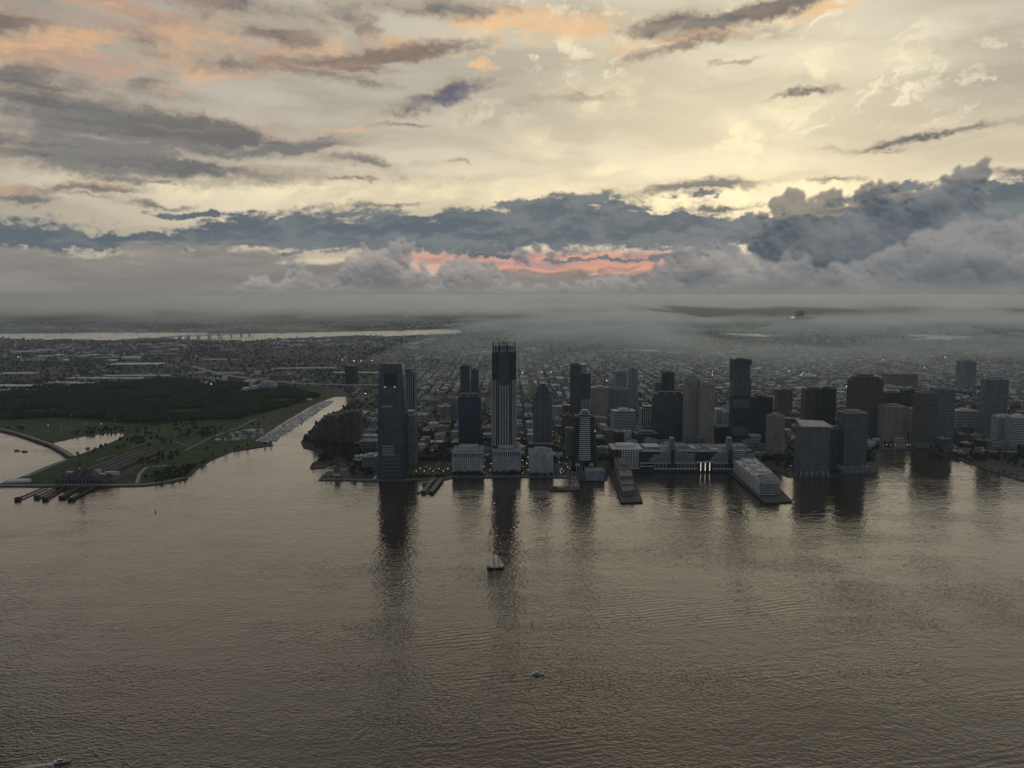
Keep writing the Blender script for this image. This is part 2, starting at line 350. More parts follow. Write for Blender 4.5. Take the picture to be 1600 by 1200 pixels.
def palette_mat(name, cols, rough=0.85, spec=0.2, var=0.2, scale=0.1):
    """every loose piece of the mesh takes one of the colours"""
    m = bpy.data.materials.new(name); m.use_nodes = True; w = NT(m.node_tree); b = w.n['Principled BSDF']
    geo = w.n.new('ShaderNodeNewGeometry')
    stops = [(i / len(cols), (*c[:3], 1)) for i, c in enumerate(cols)]
    col = w.ramp(geo.outputs['Random Per Island'], stops, 'CONSTANT')
    f = w.rng(w.noise(geo.outputs['Position'], scale, 4, 0.6), 0.3, 0.7, 1 - var, 1 + var)
    w.l.new(w.scalec(col, f), b.inputs['Base Color']); b.inputs['Roughness'].default_value = rough; b.inputs['Specular IOR Level'].default_value = spec
    MATS[name] = m; return m

def water_mat():
    m = bpy.data.materials.new('river_water'); m.use_nodes = True; w = NT(m.node_tree); b = w.n['Principled BSDF']
    pos = w.n.new('ShaderNodeNewGeometry').outputs['Position']
    big = w.noise(w.mapping(pos, scale=(0.0035, 0.0022, 1), rot=R(12)), 1.0, 4, 0.55)
    silt = w.mix(w.rng(big, 0.35, 0.65), (0.026, 0.015, 0.007, 1), (0.040, 0.024, 0.011, 1))
    w.l.new(silt, b.inputs['Base Color'])
    b.inputs['IOR'].default_value = 1.333; b.inputs['Specular IOR Level'].default_value = 1.0
    patch = w.noise(w.mapping(pos, scale=(0.006, 0.004, 1), rot=R(-15)), 1.0, 5, 0.6)
    w.l.new(w.rng(patch, 0.35, 0.65, 0.08, 0.14), b.inputs['Roughness'])
    warp = w.vm('ADD', pos, w.scalec(w.vm('SUBTRACT', w.noise(pos, 0.02, 3, 0.5, col=True), (0.5, 0.5, 0.5)), 14.0))
    h1 = w.noise(w.mapping(warp, scale=(0.18, 0.31, 1), rot=R(8)), 1.0, 1, 0.35)
    h2 = w.noise(w.mapping(pos, scale=(0.38, 0.60, 1), rot=R(-14)), 1.0, 1, 0.35)
    h3 = w.noise(w.mapping(warp, scale=(0.018, 0.05, 1), rot=R(-6)), 1.0, 1, 0.4)
    # trains of old wakes
    wv = w.n.new('ShaderNodeTexWave'); wv.wave_type = 'BANDS'; wv.bands_direction = 'Y'; wv.wave_profile = 'SIN'
    w.put(wv.inputs['Vector'], w.mapping(warp, scale=(1, 1, 1), rot=R(-14))); wv.inputs['Scale'].default_value = 0.035
    wv.inputs['Distortion'].default_value = 2.5; wv.inputs['Detail'].default_value = 1; wv.inputs['Detail Scale'].default_value = 0.6
    tr = w.rng(w.noise(w.mapping(pos, scale=(0.0028, 0.0085, 1), rot=R(-22)), 1.0, 3, 0.5), 0.50, 0.64)
    amp = w.rng(patch, 0.32, 0.64, 0.35, 1.35)
    sy = w.n.new('ShaderNodeSeparateXYZ'); w.l.new(pos, sy.inputs[0])
    lane = w.noise(w.mapping(pos, scale=(0.0016, 0.011, 1), rot=R(9), loc=(40, 11, 0)), 1.0, 4, 0.55)
    amp = w.mul(amp, w.rng(lane, 0.36, 0.62, 0.6, 1.3))
    amp = w.mul(amp, w.rng(w.add(sy.outputs[1], w.mul(patch, 500.0)), 1000, 1950, 1.6, 0.6))      # lee of the far shore
    h = w.add(w.mul(w.add(w.mul(h1, 0.50), w.mul(h2, 0.21)), amp), w.add(w.mul(h3, 0.7), w.mul(w.mul(wv.outputs[1], tr), 0.24)))
    bp = w.n.new('ShaderNodeBump'); bp.inputs['Strength'].default_value = 1.0; bp.inputs['Distance'].default_value = 0.78
    w.l.new(h, bp.inputs['Height']); w.l.new(bp.outputs[0], b.inputs['Normal'])
    return m

def land_mat():
    m = bpy.data.materials.new('city_ground'); m.use_nodes = True; w = NT(m.node_tree); b = w.n['Principled BSDF']
    pos = w.n.new('ShaderNodeNewGeometry').outputs['Position']
    n1 = w.noise(pos, 0.0016, 6, 0.6); n2 = w.noise(pos, 0.02, 5, 0.65); n3 = w.noise(w.mapping(pos, loc=(300, 90, 0)), 0.006, 5, 0.6)
    c = w.mix(w.rng(n1, 0.42, 0.58), (0.032, 0.044, 0.026, 1), (0.088, 0.087, 0.084, 1))
    c = w.mix(w.rng(n3, 0.60, 0.72), c, (0.16, 0.15, 0.14, 1))
    c = w.scalec(c, w.rng(n2, 0.3, 0.7, 0.55, 1.4))
    w.l.new(c, b.inputs['Base Color']); b.inputs['Roughness'].default_value = 0.9; b.inputs['Specular IOR Level'].default_value = 0.2
    return m

WATER = water_mat(); LAND = land_mat()
LAWN = mat('lawn', (0.036, 0.06, 0.02), 0.95, 0.4, 0.03, 0.1)
SCRUB = mat('scrub', (0.024, 0.036, 0.014), 0.95, 0.5, 0.04, 0.1)
STONE = mat('seawall_stone', (0.13, 0.12, 0.11), 0.9, 0.35, 0.2)
PAVE = mat('paving', (0.17, 0.16, 0.15), 0.85, 0.25, 0.08)
ASPH = mat('asphalt', (0.05, 0.05, 0.05), 0.85, 0.3, 0.06)
CONC = mat('concrete', (0.30, 0.29, 0.27), 0.85, 0.22, 0.1)
PALE = mat('pale_concrete', (0.5, 0.48, 0.44), 0.85, 0.2, 0.1)
WHITE = mat('white_paint', (0.75, 0.75, 0.73), 0.6, 0.12, 0.2)
WOOD = mat('dark_timber', (0.05, 0.04, 0.032), 0.9, 0.4, 0.3)
DECK = mat('pier_deck', (0.10, 0.092, 0.085), 0.9, 0.3, 0.2)
ROOFD = mat('dark_roof', (0.07, 0.07, 0.072), 0.8, 0.35, 0.08)
ROOFM = mat('grey_roof', (0.22, 0.22, 0.215), 0.8, 0.3, 0.08)
ROOFL = mat('light_roof', (0.55, 0.54, 0.52), 0.75, 0.25, 0.08)
METAL = mat('plant_metal', (0.35, 0.36, 0.37), 0.45, 0.2, 0.3, 0.5, metal=0.5)
GLASS_G = mat('grey_glass', (0.075, 0.090, 0.100), 0.22, 0.35, 0.05, 0.5)
GLASS_B = mat('blue_glass', (0.010, 0.045, 0.085), 0.18, 0.3, 0.05, 0.6)
GLASS_D = mat('dark_glass', (0.016, 0.022, 0.029), 0.2, 0.4, 0.05, 0.5)
GLASS_T = mat('teal_glass', (0.062, 0.078, 0.086), 0.2, 0.35, 0.05, 0.5)
BEIGE = mat('beige_precast', (0.36, 0.31, 0.26), 0.85, 0.2, 0.08, streak=1)
TAN = mat('tan_brick', (0.23, 0.185, 0.15), 0.9, 0.25, 0.1)
BROWN = mat('brown_brick', (0.145, 0.108, 0.088), 0.9, 0.3, 0.1)
GREYW = mat('grey_cladding', (0.27, 0.28, 0.285), 0.7, 0.2, 0.08, streak=1)
DARKW = mat('charcoal_cladding', (0.05, 0.055, 0.06), 0.6, 0.25, 0.08)
STONEW = mat('limestone', (0.50, 0.475, 0.43), 0.8, 0.18, 0.08, streak=1)
BRWHITE = mat('white_cladding', (0.64, 0.63, 0.61), 0.6, 0.12, 0.1, streak=1)
LEAF = mat('foliage', (0.030, 0.042, 0.016), 0.9, 0.5, 0.12, 0.1, island=0.45, trans=0.25)
BARK = mat('bark', (0.06, 0.048, 0.036), 0.95, 0.3, 1.0)
LAMP = mat('lamp_glow', (0.9, 0.9, 0.85), 0.5, 0.05, emit=(1.0, 0.93, 0.80, 9.0))
PLANE_WIN = mat('tinted_window', (0.02, 0.025, 0.03), 0.15, 0.2, 0.5, 0.6)

# ------------------------------------------------------------------ mesh helpers
class MB:
    def __init__(s): s.v = []; s.f = []; s.mi = []
    def faces(s, vs, fs, mi=0):
        o = len(s.v); s.v.extend(vs); s.f.extend([tuple(i + o for i in f) for f in fs]); s.mi.extend([mi] * len(fs))
    def box(s, cx, cy, z0, sx, sy, sz, rot=0.0, mi=0, bottom=False):
        c, q = math.cos(rot), math.sin(rot); hx, hy = sx / 2, sy / 2
        p = [(cx + x * c - y * q, cy + x * q + y * c) for x, y in ((-hx, -hy), (hx, -hy), (hx, hy), (-hx, hy))]
        s.prism(p, z0, z0 + sz, mi, bottom)
    def prism(s, p, z0, z1, mi=0, bottom=False, top=None):
        n = len(p); t = top or p
        vs = [(x, y, z0) for x, y in p] + [(x, y, z1) for x, y in t]
        fs = [(i, (i + 1) % n, n + (i + 1) % n, n + i) for i in range(n)] + [tuple(range(n, 2 * n))]
        if bottom: fs.append(tuple(range(n - 1, -1, -1)))
        s.faces(vs, fs, mi)
    def bar(s, a, b, r, n=6, mi=0, r2=None):
        a, b = Vector(a), Vector(b); d = (b - a).normalized(); u = d.orthogonal().normalized(); v = d.cross(u); r2 = r if r2 is None else r2
        vs = [tuple(a + (u * math.cos(6.2832 * i / n) + v * math.sin(6.2832 * i / n)) * r) for i in range(n)] + \
             [tuple(b + (u * math.cos(6.2832 * i / n) + v * math.sin(6.2832 * i / n)) * r2) for i in range(n)]
        s.faces(vs, [(i, (i + 1) % n, n + (i + 1) % n, n + i) for i in range(n)] + [tuple(range(n - 1, -1, -1)), tuple(range(n, 2 * n))], mi)
    def mesh(s, name, mats):
        me = bpy.data.meshes.new(name); me.from_pydata([tuple(v) for v in s.v], [], s.f)
        for m in (mats if isinstance(mats, (list, tuple)) else [mats]): me.materials.append(m)
        if any(s.mi): me.polygons.foreach_set('material_index', s.mi)
        me.update(); return me
    def build(s, name, mats, parent=None, loc=None):
        return obj(name, s.mesh(name, mats), parent, loc)
def obj(name, me, parent=None, loc=None):
    o = bpy.data.objects.new(name, me); COL.objects.link(o)
    if parent: o.parent = parent
    if loc is not None: o.location = loc
    return o
def tag(o, label=None, cat=None, group=None, kind=None):
    if label: o['label'] = label
    if cat: o['category'] = cat
    if group: o['group'] = group
    if kind: o['kind'] = kind
    return o
def empty(name, loc, rz=0.0, label=None, cat=None, group=None):
    o = bpy.data.objects.new(name, None); COL.objects.link(o); o.location = loc; o.rotation_euler = (0, 0, rz); o.empty_display_size = 5
    return tag(o, label, cat, group)
def copy_tree(o, parent=None):
    c = o.copy(); COL.objects.link(c); c.parent = parent
    for ch in [q for q in o.children]: copy_tree(ch, c)
    return c
def stuffpart(o): o['kind'] = 'stuff'; return o

# ------------------------------------------------------------------ water and land
LZ = 2.0
mb = MB(); mb.faces([(-45000, -1500, 0), (45000, -1500, 0), (45000, 57000, 0), (-45000, 57000, 0)], [(0, 1, 2, 3)])
tag(mb.build('water', WATER), 'brown rippled river water across the foreground', None, None, 'structure')

def gp(l): return [tuple(G(*p).xy) for p in l]
SHORE = [(-15, 761), (60, 761), (150, 761), (225, 760), (265, 755), (290, 749), (299, 739), (330, 719), (362, 706), (400, 700), (427, 696), (420, 692), (396, 690), (420, 674), (450, 655), (490, 632),
         (522, 619.5), (541, 619), (543, 632), (530, 642), (508, 650), (490, 667), (478, 682), (470, 691), (474, 700), (500, 706), (507, 709), (500, 718), (486, 728), (484, 732), (492, 732.5), (508, 731), (515, 726), (523, 717),
         (530, 721), (542, 724), (544, 733), (530, 737), (512, 738), (503, 744), (498, 751), (540, 751.5), (575, 752.5), (631, 752), (665, 751), (696, 750), (706, 747), (760, 747), (815, 746), (866, 747), (889, 747), (902, 751), (948, 751), (953, 738),
         (985, 737.5), (1140, 737), (1150, 731), (1190, 729), (1193, 736), (1214, 736), (1229, 745), (1270, 747), (1310, 745), (1316, 741), (1372, 740), (1374, 722), (1377, 704), (1421, 703), (1440, 700), (1468, 709),
         (1489, 716), (1510, 723), (1545, 735), (1600, 753), (1700, 785), (1900, 830)]
outer = gp(SHORE) + [(40000, 900), (40000, 55000), (-40000, 55000), (-40000, 2300)] + gp([(-900, 655), (-300, 660), (-60, 661), (0, 673), (50, 688), (84, 699), (84, 691), (125, 682), (170, 676), (198, 676), (190, 685), (158, 699), (122, 712),
         (107, 717), (70, 731), (40, 744), (0, 757)])
HOLES = [gp([(-300, 521), (0, 521), (200, 519), (400, 520.5), (500, 519), (590, 517), (690, 514.5), (720, 516), (720, 521), (600, 526), (560, 524), (500, 527), (440, 530), (380, 533), (300, 531), (230, 528), (180, 532), (60, 531), (0, 529), (-300, 530)]),
         gp([(1385, 523.5), (1450, 522), (1530, 526), (1500, 530.5), (1440, 533), (1405, 530), (1450, 527.5)]),
         gp([(1130, 521), (1180, 521.5), (1225, 525), (1200, 527), (1140, 524)]),
         gp([(0, 610), (40, 603), (105, 601), (100, 605), (40, 611), (0, 617)]), gp([(118, 598), (180, 590), (235, 587), (246, 588), (200, 595), (150, 600), (120, 602)])]
HOLES = HOLES[:3]
def build_land():
    rings = [outer] + HOLES
    flat = [p for r in rings for p in r]
    tris = tessellate_polygon([[Vector((x, y, 0)) for x, y in r] for r in rings])
    vs = [(x, y, LZ) for x, y in flat]; fs = []
    for t in tris:
        a, b, c = (Vector(flat[i]) for i in t)
        fs.append(tuple(t) if (b - a).cross(c - a) > 0 else (t[0], t[2], t[1]))
    mb = MB(); mb.faces(vs, fs); land = mb.build('ground', LAND); tag(land, 'dark city ground behind the waterfront', None, None, 'structure')
    mb = MB()
    for r in rings:
        n = len(r); o = len(mb.v)
        mb.faces([(x, y, -2) for x, y in r] + [(x, y, LZ - .02) for x, y in r], [(i, (i + 1) % n, n + (i + 1) % n, n + i) for i in range(n)])
    tag(mb.build('seawall', STONE, land), None, None, None, None)
build_land()
def inside(pt, poly):
    x, y = pt; r = False; j = len(poly) - 1
    for i in range(len(poly)):
        xi, yi = poly[i]; xj, yj = poly[j]
        if (yi > y) != (yj > y) and x < (xj - xi) * (y - yi) / (yj - yi) + xi: r = not r
        j = i
    return r
def on_land(x, y): return inside((x, y), outer) and not any(inside((x, y), h) for h in HOLES)

def sheet(name, pts, z, m, kind='structure', label=None, parent=None):
    p = gp(pts); tr = tessellate_polygon([[Vector((x, y, 0)) for x, y in p]]); fs = []
    for t in tr:
        a, b, c = (Vector(p[i]) for i in t); fs.append(tuple(t) if (b - a).cross(c - a) > 0 else (t[0], t[2], t[1]))
    mb = MB(); mb.faces([(x, y, z) for x, y in p], fs); return tag(mb.build(name, m, parent), label, None, None, kind)
PARK = [(-10, 760), (60, 760), (150, 760), (225, 759), (264, 754), (289, 748), (298, 738), (330, 718), (362, 705), (400, 699), (426, 695), (380, 688), (440, 655), (488, 630), (525, 617), (500, 606), (380, 598), (240, 592), (100, 605), (0, 616), (-300, 630), (-300, 658), (-60, 660), (0, 672),
        (50, 687), (83, 697), (83, 690), (125, 681), (170, 675), (199, 675.5), (191, 685), (158, 700), (123, 712.5), (108, 717.5), (70, 731.5), (40, 744.5), (0, 757.5)]
sheet('park_grass', PARK, LZ + .05, LAWN, label='dark green park lawn on the left shore')
# trodden paths and roads of the park
def strip(name, pts, width, z, m, kind='structure', parent=None, thick=0.0, label=None, cat=None):
    P = [G(*p) for p in pts]; L = []; Rr = []
    for i, p in enumerate(P):
        d = (P[min(i + 1, len(P) - 1)] - P[max(i - 1, 0)]); d.z = 0; d.normalize(); nrm = Vector((-d.y, d.x, 0)) * width / 2
        L.append(p + nrm); Rr.append(p - nrm)
    mb = MB(); n = len(P)
    if not thick:
        mb.faces([(q.x, q.y, z) for q in L] + [(q.x, q.y, z) for q in Rr], [(n + i, n + i + 1, i + 1, i) for i in range(n - 1)])
    else:
        for i in range(n - 1):
            mb.prism([(Rr[i].x, Rr[i].y), (Rr[i + 1].x, Rr[i + 1].y), (L[i + 1].x, L[i + 1].y), (L[i].x, L[i].y)][::1], z - thick, z, bottom=True)
    o = mb.build(name, m, parent); return tag(o, label, cat, None, kind) if kind or label else o
sheet('park_meadow', [(5, 664), (90, 668), (150, 660), (230, 662), (200, 672), (120, 680), (85, 688), (50, 683)], LZ + .1, mat('meadow', (0.055, 0.072, 0.026), .95, .35, .03, .1))
sheet('park_meadow', [(180, 690), (280, 650), (330, 655), (300, 672), (250, 690), (205, 700)], LZ + .1, MATS['meadow'])
sheet('park_meadow', [(290, 735), (330, 710), (390, 690), (400, 694), (360, 703), (320, 722), (300, 736)], LZ + .1, MATS['meadow'])
sheet('park_meadow', [(380, 665), (430, 643), (468, 632), (460, 640), (420, 662), (396, 672)], LZ + .1, MATS['meadow'])
strip('footpath', [(214, 756), (218, 742), (228, 732), (260, 728)], 7, LZ + .15, CONC)
strip('footpath', [(290, 705), (330, 684), (375, 668), (400, 655)], 9, LZ + .15, PAVE)
strip('footpath', [(40, 746), (75, 732), (106, 719), (120, 717)], 6, LZ + .15, CONC)
strip('footpath', [(150, 722), (165, 715), (180, 712)], 5, LZ + .15, PAVE)
strip('footpath', [(300, 700), (270, 690), (240, 688), (200, 703)], 5, LZ + .15, PAVE)
strip('promenade', [(0, 759), (60, 759.3), (150, 759), (222, 758.2), (262, 753.2), (287, 747)], 9, LZ + .16, CONC)
cw = strip('causeway', [(-140, 660), (-40, 664), (0, 672.5), (25, 678.5), (50, 686.5), (82, 698), (100, 708), (112, 716.5)], 16, 4.2, ASPH, kind='thing', thick=6, label='curved road causeway across the cove at the left edge', cat='causeway')
strip('footpath', [(-140, 659), (-40, 663.2), (0, 671.6), (25, 677.6), (50, 685.5), (82, 697), (100, 707), (112, 715.5)], 3.5, 4.35, PALE, kind=None, parent=cw)
strip('promenade', [(500, 750), (540, 750.3), (575, 751.3), (631, 750.8), (665, 749.8), (694, 748.8), (707, 745.8), (760, 745.8), (815, 744.8), (866, 745.8), (888, 745.8)], 12, LZ + .12, PAVE)

# ------------------------------------------------------------------ towers
OCC = []                              # footprints already built on: (x0, y0, x1, y1)
def rect(w, d): return [(-w / 2, -d / 2), (w / 2, -d / 2), (w / 2, d / 2), (-w / 2, d / 2)]
def chamfer(w, d, c): return [(-w/2 + c, -d/2), (w/2 - c, -d/2), (w/2, -d/2 + c), (w/2, d/2 - c), (w/2 - c, d/2), (-w/2 + c, d/2), (-w/2, d/2 - c), (-w/2, -d/2 + c)]
def bow(w, d, b, n=10): return [(-w/2 + w * i / n, -d/2 - b * math.sin(math.pi * i / n)) for i in range(n + 1)] + [(w/2, d/2), (-w/2, d/2)]
def ellipse(w, d, n=20): return [(w/2 * math.cos(6.2832 * i / n), d/2 * math.sin(6.2832 * i / n)) for i in range(n)]
def grow(p, e):
    n = len(p); out = []
    for i in range(n):
        a, b, c = Vector(p[i - 1]), Vector(p[i]), Vector(p[(i + 1) % n])
        d1 = (b - a).normalized(); d2 = (c - b).normalized(); n1 = Vector((d1.y, -d1.x)); n2 = Vector((d2.y, -d2.x))
        k = (n1 + n2); k = k / max(.3, k.dot(n1)); out.append(tuple(b + k * e))
    return out
def shift(p, dx, dy, rot=0.0, s=1.0):
    c, q = math.cos(rot), math.sin(rot); return [(x * s * c - y * s * q + dx, x * s * q + y * s * c + dy) for x, y in p]
def banding(poly, z0, z1, fh, bh, out, m, root, single=False):
    z = z0 + fh - bh; mb = MB(); g = grow(poly, out)
    while z + bh <= z1 + .01:
        if single: mb = MB()
        mb.prism(g, z, z + bh, bottom=True)
        if single: mb.build('floor_band', m, root)
        z += fh
    if not single and mb.v: stuffpart(mb.build('floor_banding', m, root))
def pier_grid(poly, z0, z1, sp, pw, out, m, root, single=False, ends=True, name='pier', edges=None):
    mb = MB(); n = len(poly)
    for i in range(n):
        if edges is not None and i not in edges: continue
        a, b = Vector(poly[i]), Vector(poly[(i + 1) % n]); L = (b - a).length
        if L < sp * .8: continue
        k = max(1, round(L / sp)); d = (b - a) / L; nr = Vector((d.y, -d.x)); ang = math.atan2(d.y, d.x)
        for j in range(k + 1 if ends else k):
            c = a + d * (L * j / k if ends else L * (j + .5) / k) + nr * (out / 2)
            if single: mb = MB()
            mb.box(c.x, c.y, z0, pw, out * 2, z1 - z0, ang)
            if single: mb.build(name, m, root)
    if not single and mb.v: stuffpart(mb.build('mullion_grid' if pw < .7 else 'pier_grid', m, root))
STY = dict(
    glass=dict(core='grey_glass', fh=4.0, bh=.9, bm='charcoal_cladding', bo=.10, sp=3.2, pw=.35, pm='charcoal_cladding', po=.16),
    curtain=dict(core='teal_glass', fh=4.0, bh=.8, bm='grey_cladding', bo=.10, sp=6, pw=.4, pm='grey_cladding', po=.15),
    blue=dict(core='blue_glass', fh=4.0, bh=.6, bm='dark_glass', bo=.10, sp=4, pw=.3, pm='dark_glass', po=.15),
    dark=dict(core='dark_glass', fh=4.0, bh=1.2, bm='charcoal_cladding', bo=.15, sp=5, pw=.8, pm='charcoal_cladding', po=.25),
    band=dict(core='dark_glass', fh=4.2, bh=1.9, bm='white_cladding', bo=.3, sp=0),
    gband=dict(core='dark_glass', fh=4.0, bh=1.6, bm='grey_cladding', bo=.3, sp=0),
    punch=dict(core='dark_glass', fh=3.4, bh=1.7, bm='beige_precast', bo=.3, sp=4.2, pw=2.2, pm='beige_precast', po=.32),
    tan=dict(core='dark_glass', fh=3.2, bh=1.7, bm='tan_brick', bo=.3, sp=5, pw=2.8, pm='tan_brick', po=.34),
    brown=dict(core='dark_glass', fh=3.2, bh=1.6, bm='brown_brick', bo=.3, sp=5.5, pw=2.8, pm='brown_brick', po=.34),
    grey=dict(core='dark_glass', fh=3.4, bh=1.5, bm='grey_cladding', bo=.3, sp=5, pw=2.0, pm='grey_cladding', po=.32),
    stone=dict(core='dark_glass', fh=4.3, bh=2.1, bm='limestone', bo=.3, sp=4.6, pw=2.3, pm='limestone', po=.34),
    rib=dict(core='dark_glass', fh=3.6, bh=1.2, bm='grey_cladding', bo=.2, sp=5, pw=1.6, pm='limestone', po=.6),
)
def shaft(root, poly, z0, z1, style, name='body', **kw):
    s = dict(STY[style]); s.update(kw)
    mb = MB(); mb.prism(poly, z0, z1); mb.build(name, MATS[s['core']], root)
    if s['bh']: banding(poly, z0, z1, s['fh'], s['bh'], s['bo'], MATS[s['bm']], root)
    if s['sp']: pier_grid(poly, z0, z1, s['sp'], s['pw'], s['po'], MATS[s['pm']], root)
def roofkit(root, poly, z, rm=ROOFM, pm=CONC, pent=None, units=5, par=1.2, seed=0, pentm=None):
    rg = random.Random(seed * 7 + len(poly) + int(z * 10))
    mb = MB(); mb.prism(grow(poly, -.15), z, z + .35); mb.build('roof', rm, root)
    g0, g1 = grow(poly, .45), grow(poly, -.5); n = len(poly); mb = MB()
    mb.faces([(x, y, z - .6) for x, y in g0] + [(x, y, z + par) for x, y in g0] + [(x, y, z + par) for x, y in g1] + [(x, y, z + .2) for x, y in g1],
             [f for i in range(n) for f in ((i, (i+1)%n, n+(i+1)%n, n+i), (n+i, n+(i+1)%n, 2*n+(i+1)%n, 2*n+i), (2*n+i, 2*n+(i+1)%n, 3*n+(i+1)%n, 3*n+i))])
    mb.build('parapet', pm, root)
    xs = [p[0] for p in poly]; ys = [p[1] for p in poly]; cx, cy = (min(xs) + max(xs)) / 2, (min(ys) + max(ys)) / 2; w, d = max(xs) - min(xs), max(ys) - min(ys)
    if pent:
        fw, fd, h = pent[:3]; ox = pent[3] if len(pent) > 3 else 0
        mb = MB(); mb.box(cx + ox * w, cy + d * .05, z + .3, w * fw, d * fd, h); ph = mb.build('penthouse', pentm or pm, root)
        mb = MB(); mb.box(cx + ox * w, cy + d * .05, z + .3 + h, w * fw + .6, d * fd + .6, .6); mb.build('roof', rm, ph)
    for i in range(units):
        mb = MB(); ux, uy = rg.uniform(-.4, .4) * w, rg.uniform(-.42, .42) * d; sx, sy, sz = rg.uniform(2, 6), rg.uniform(2, 6), rg.uniform(1.4, 3.2)
        mb.box(cx + ux, cy + uy, z + .3, sx, sy, sz); mb.bar((cx + ux, cy + uy, z + .3 + sz), (cx + ux, cy + uy, z + .8 + sz), min(sx, sy) * .35, 8)
        mb.build('roof_unit', METAL, root)
def site(xl, xr, yb, yt, depth):
    xm = (xl + xr) / 2; Y0 = G(xm, yb, LZ).y; a = At(xl, yt, Y0); b = At(xr, yt, Y0); H = At(xm, yt, Y0).z - LZ
    w = b.x - a.x; cx = (a.x + b.x) / 2; OCC.append((cx - w/2 - 6, Y0 - 5, cx + w/2 + 6, Y0 + depth + 6))
    return cx, Y0 + depth / 2, w, H, Y0
def zy(py, Y): return At(800, py, Y).z - LZ
def tower(name, label, xl, xr, yb, yt, depth, style, cat='tower', group=None, rz=0.0, poly=None, pent=(.5, .5, 5), rm=ROOFM, rp=None, units=5, tiers=None, base=None, **kw):
    cx, cy, w, H, Y0 = site(xl, xr, yb, yt, depth)
    root = empty(name, (cx, cy, LZ), R(rz), label, cat, group)
    s = dict(STY[style]); s.update(kw); pm = rp or MATS[s['bm']]
    P = poly(w, depth) if poly else rect(w, depth)
    if pent: H -= pent[2]
    z = 0.0
    if base:
        bh, bo, bs = base; bp = grow(P, bo); shaft(root, bp, 0, bh, bs, 'podium'); roofkit(root, bp, bh, rm, pm, None, 3, 1.0); z = bh
    for i, (f, sc) in enumerate(tiers or [(1.0, 1.0)]):
        p = [(x * sc, y * sc) for x, y in P]; z1 = H * f
        shaft(root, p, z, z1, style, **kw)
        last = i == len(tiers or [0]) - 1
        roofkit(root, p, z1, rm, pm, pent if last else None, units if last else 2, 1.2, i)
        z = z1
    return root, P, H, Y0

# --- tall tapered office tower on the point (glass, notched crown)
def notched_tower():
    cx, cy, w, H, Y0 = site(588, 631, 749, 570, 62)
    d = 62; root = empty('glass_tower', (cx, cy, LZ), 0, 'tall grey-blue glass tower with notched crown standing alone at the water edge', 'tower')
    z1 = zy(650, Y0); z2 = zy(604, Y0); z3 = zy(569, Y0)
    P = chamfer(w, d, 4)
    mb = MB(); mb.prism(P, 0, z1); mb.prism(grow(P, -.01), z1, z2, top=[(x * .93, y * .93) for x, y in P]); mb.build('body', GLASS_G, root)
    banding(P, 0, z1, 4.1, .7, .12, DARKW, root); pier_grid(P, 6, z1, 3.1, .35, .16, DARKW, root)
    mb = MB(); q = z1
    while q < z2 - 4:
        f = 1 - .07 * (q - z1) / (z2 - z1); mb.prism([(x * f + (.12 if x > 0 else -.12), y * f + (.12 if y > 0 else -.12)) for x, y in P], q + 3.4, q + 4.1, bottom=True); q += 4.1
    stuffpart(mb.build('floor_banding', DARKW, root))
    Q = [(x * .93, y * .93) for x, y in P]; w2, d2 = w * .93, d * .93
    mb = MB(); mb.prism([(x * .72, y * .80) for x, y in Q], z2, z3 - 8); mb.build('crown_core', GLASS_D, root)
    for sx in (-1, 1):
        mb = MB(); mb.prism(shift(rect(w2 * .24, d2 * .96), sx * w2 * .375, 0), z2, z3 - 7, top=shift(rect(w2 * .20, d2 * .86), sx * w2 * .345, 0)); mb.build('crown_wing', GLASS_T, root)
    mb = MB(); mb.prism(shift(rect(w2 * .52, 3), 0, -d2 * .43), z3 - 20, z3 - 7, bottom=True); mb.build('crown_screen', GLASS_T, root)
    T = [(x * .86, y * .86) for x, y in Q]
    mb = MB(); mb.prism([(x * 1.0, y * 1.0) for x, y in T], z3 - 7, z3 - 1.2, bottom=True, top=[(x * .97, y * .97) for x, y in T]); mb.build('crown_cap', GLASS_T, root)
    mb = MB(); mb.prism([(x * .985, y * .985) for x, y in T], z3 - 1.2, z3, bottom=True); mb.build('roof_rim', DARKW, root)
    mb = MB(); mb.prism(shift(rect(3.5, d2 * .3), w2 * .45, -d2 * .2), z3 - 24, z3 - 1, bottom=True); mb.build('crown_fin', BRWHITE, root)
    def louvre(y0, y1, x0, x1, n):
        for i in range(n):
            za, zb = zy(y1 + (y0 - y1) * i / n, Y0), zy(y1 + (y0 - y1) * (i + .62) / n, Y0); xa, xb = At(x0, y0, Y0).x - cx, At(x1, y0, Y0).x - cx
            mb = MB(); mb.box((xa + xb) / 2, -d / 2 - .2, min(za, zb), xb - xa, 1.0, abs(zb - za)); mb.build('louvre_band', METAL, root)
    louvre(632, 636.5, 595, 613, 1); louvre(694, 711, 597, 616, 4)
    for i in range(5):
        mb = MB(); mb.box(-w * .02, -d / 2 - .2, 18 + i * 8.2, w * .62, .9, .8); mb.build('floor_band', METAL, root)
    mb = MB(); mb.prism(grow(P, 2), 0, 5); mb.build('lobby', DARKW, root)
    for x in (-.2, .15):
        mb = MB(); mb.box(x * w, -d2 * .5 - 1.0, z2 - 1, .5, .5, .5); mb.build('beacon_light', LAMP, root)
notched_tower()

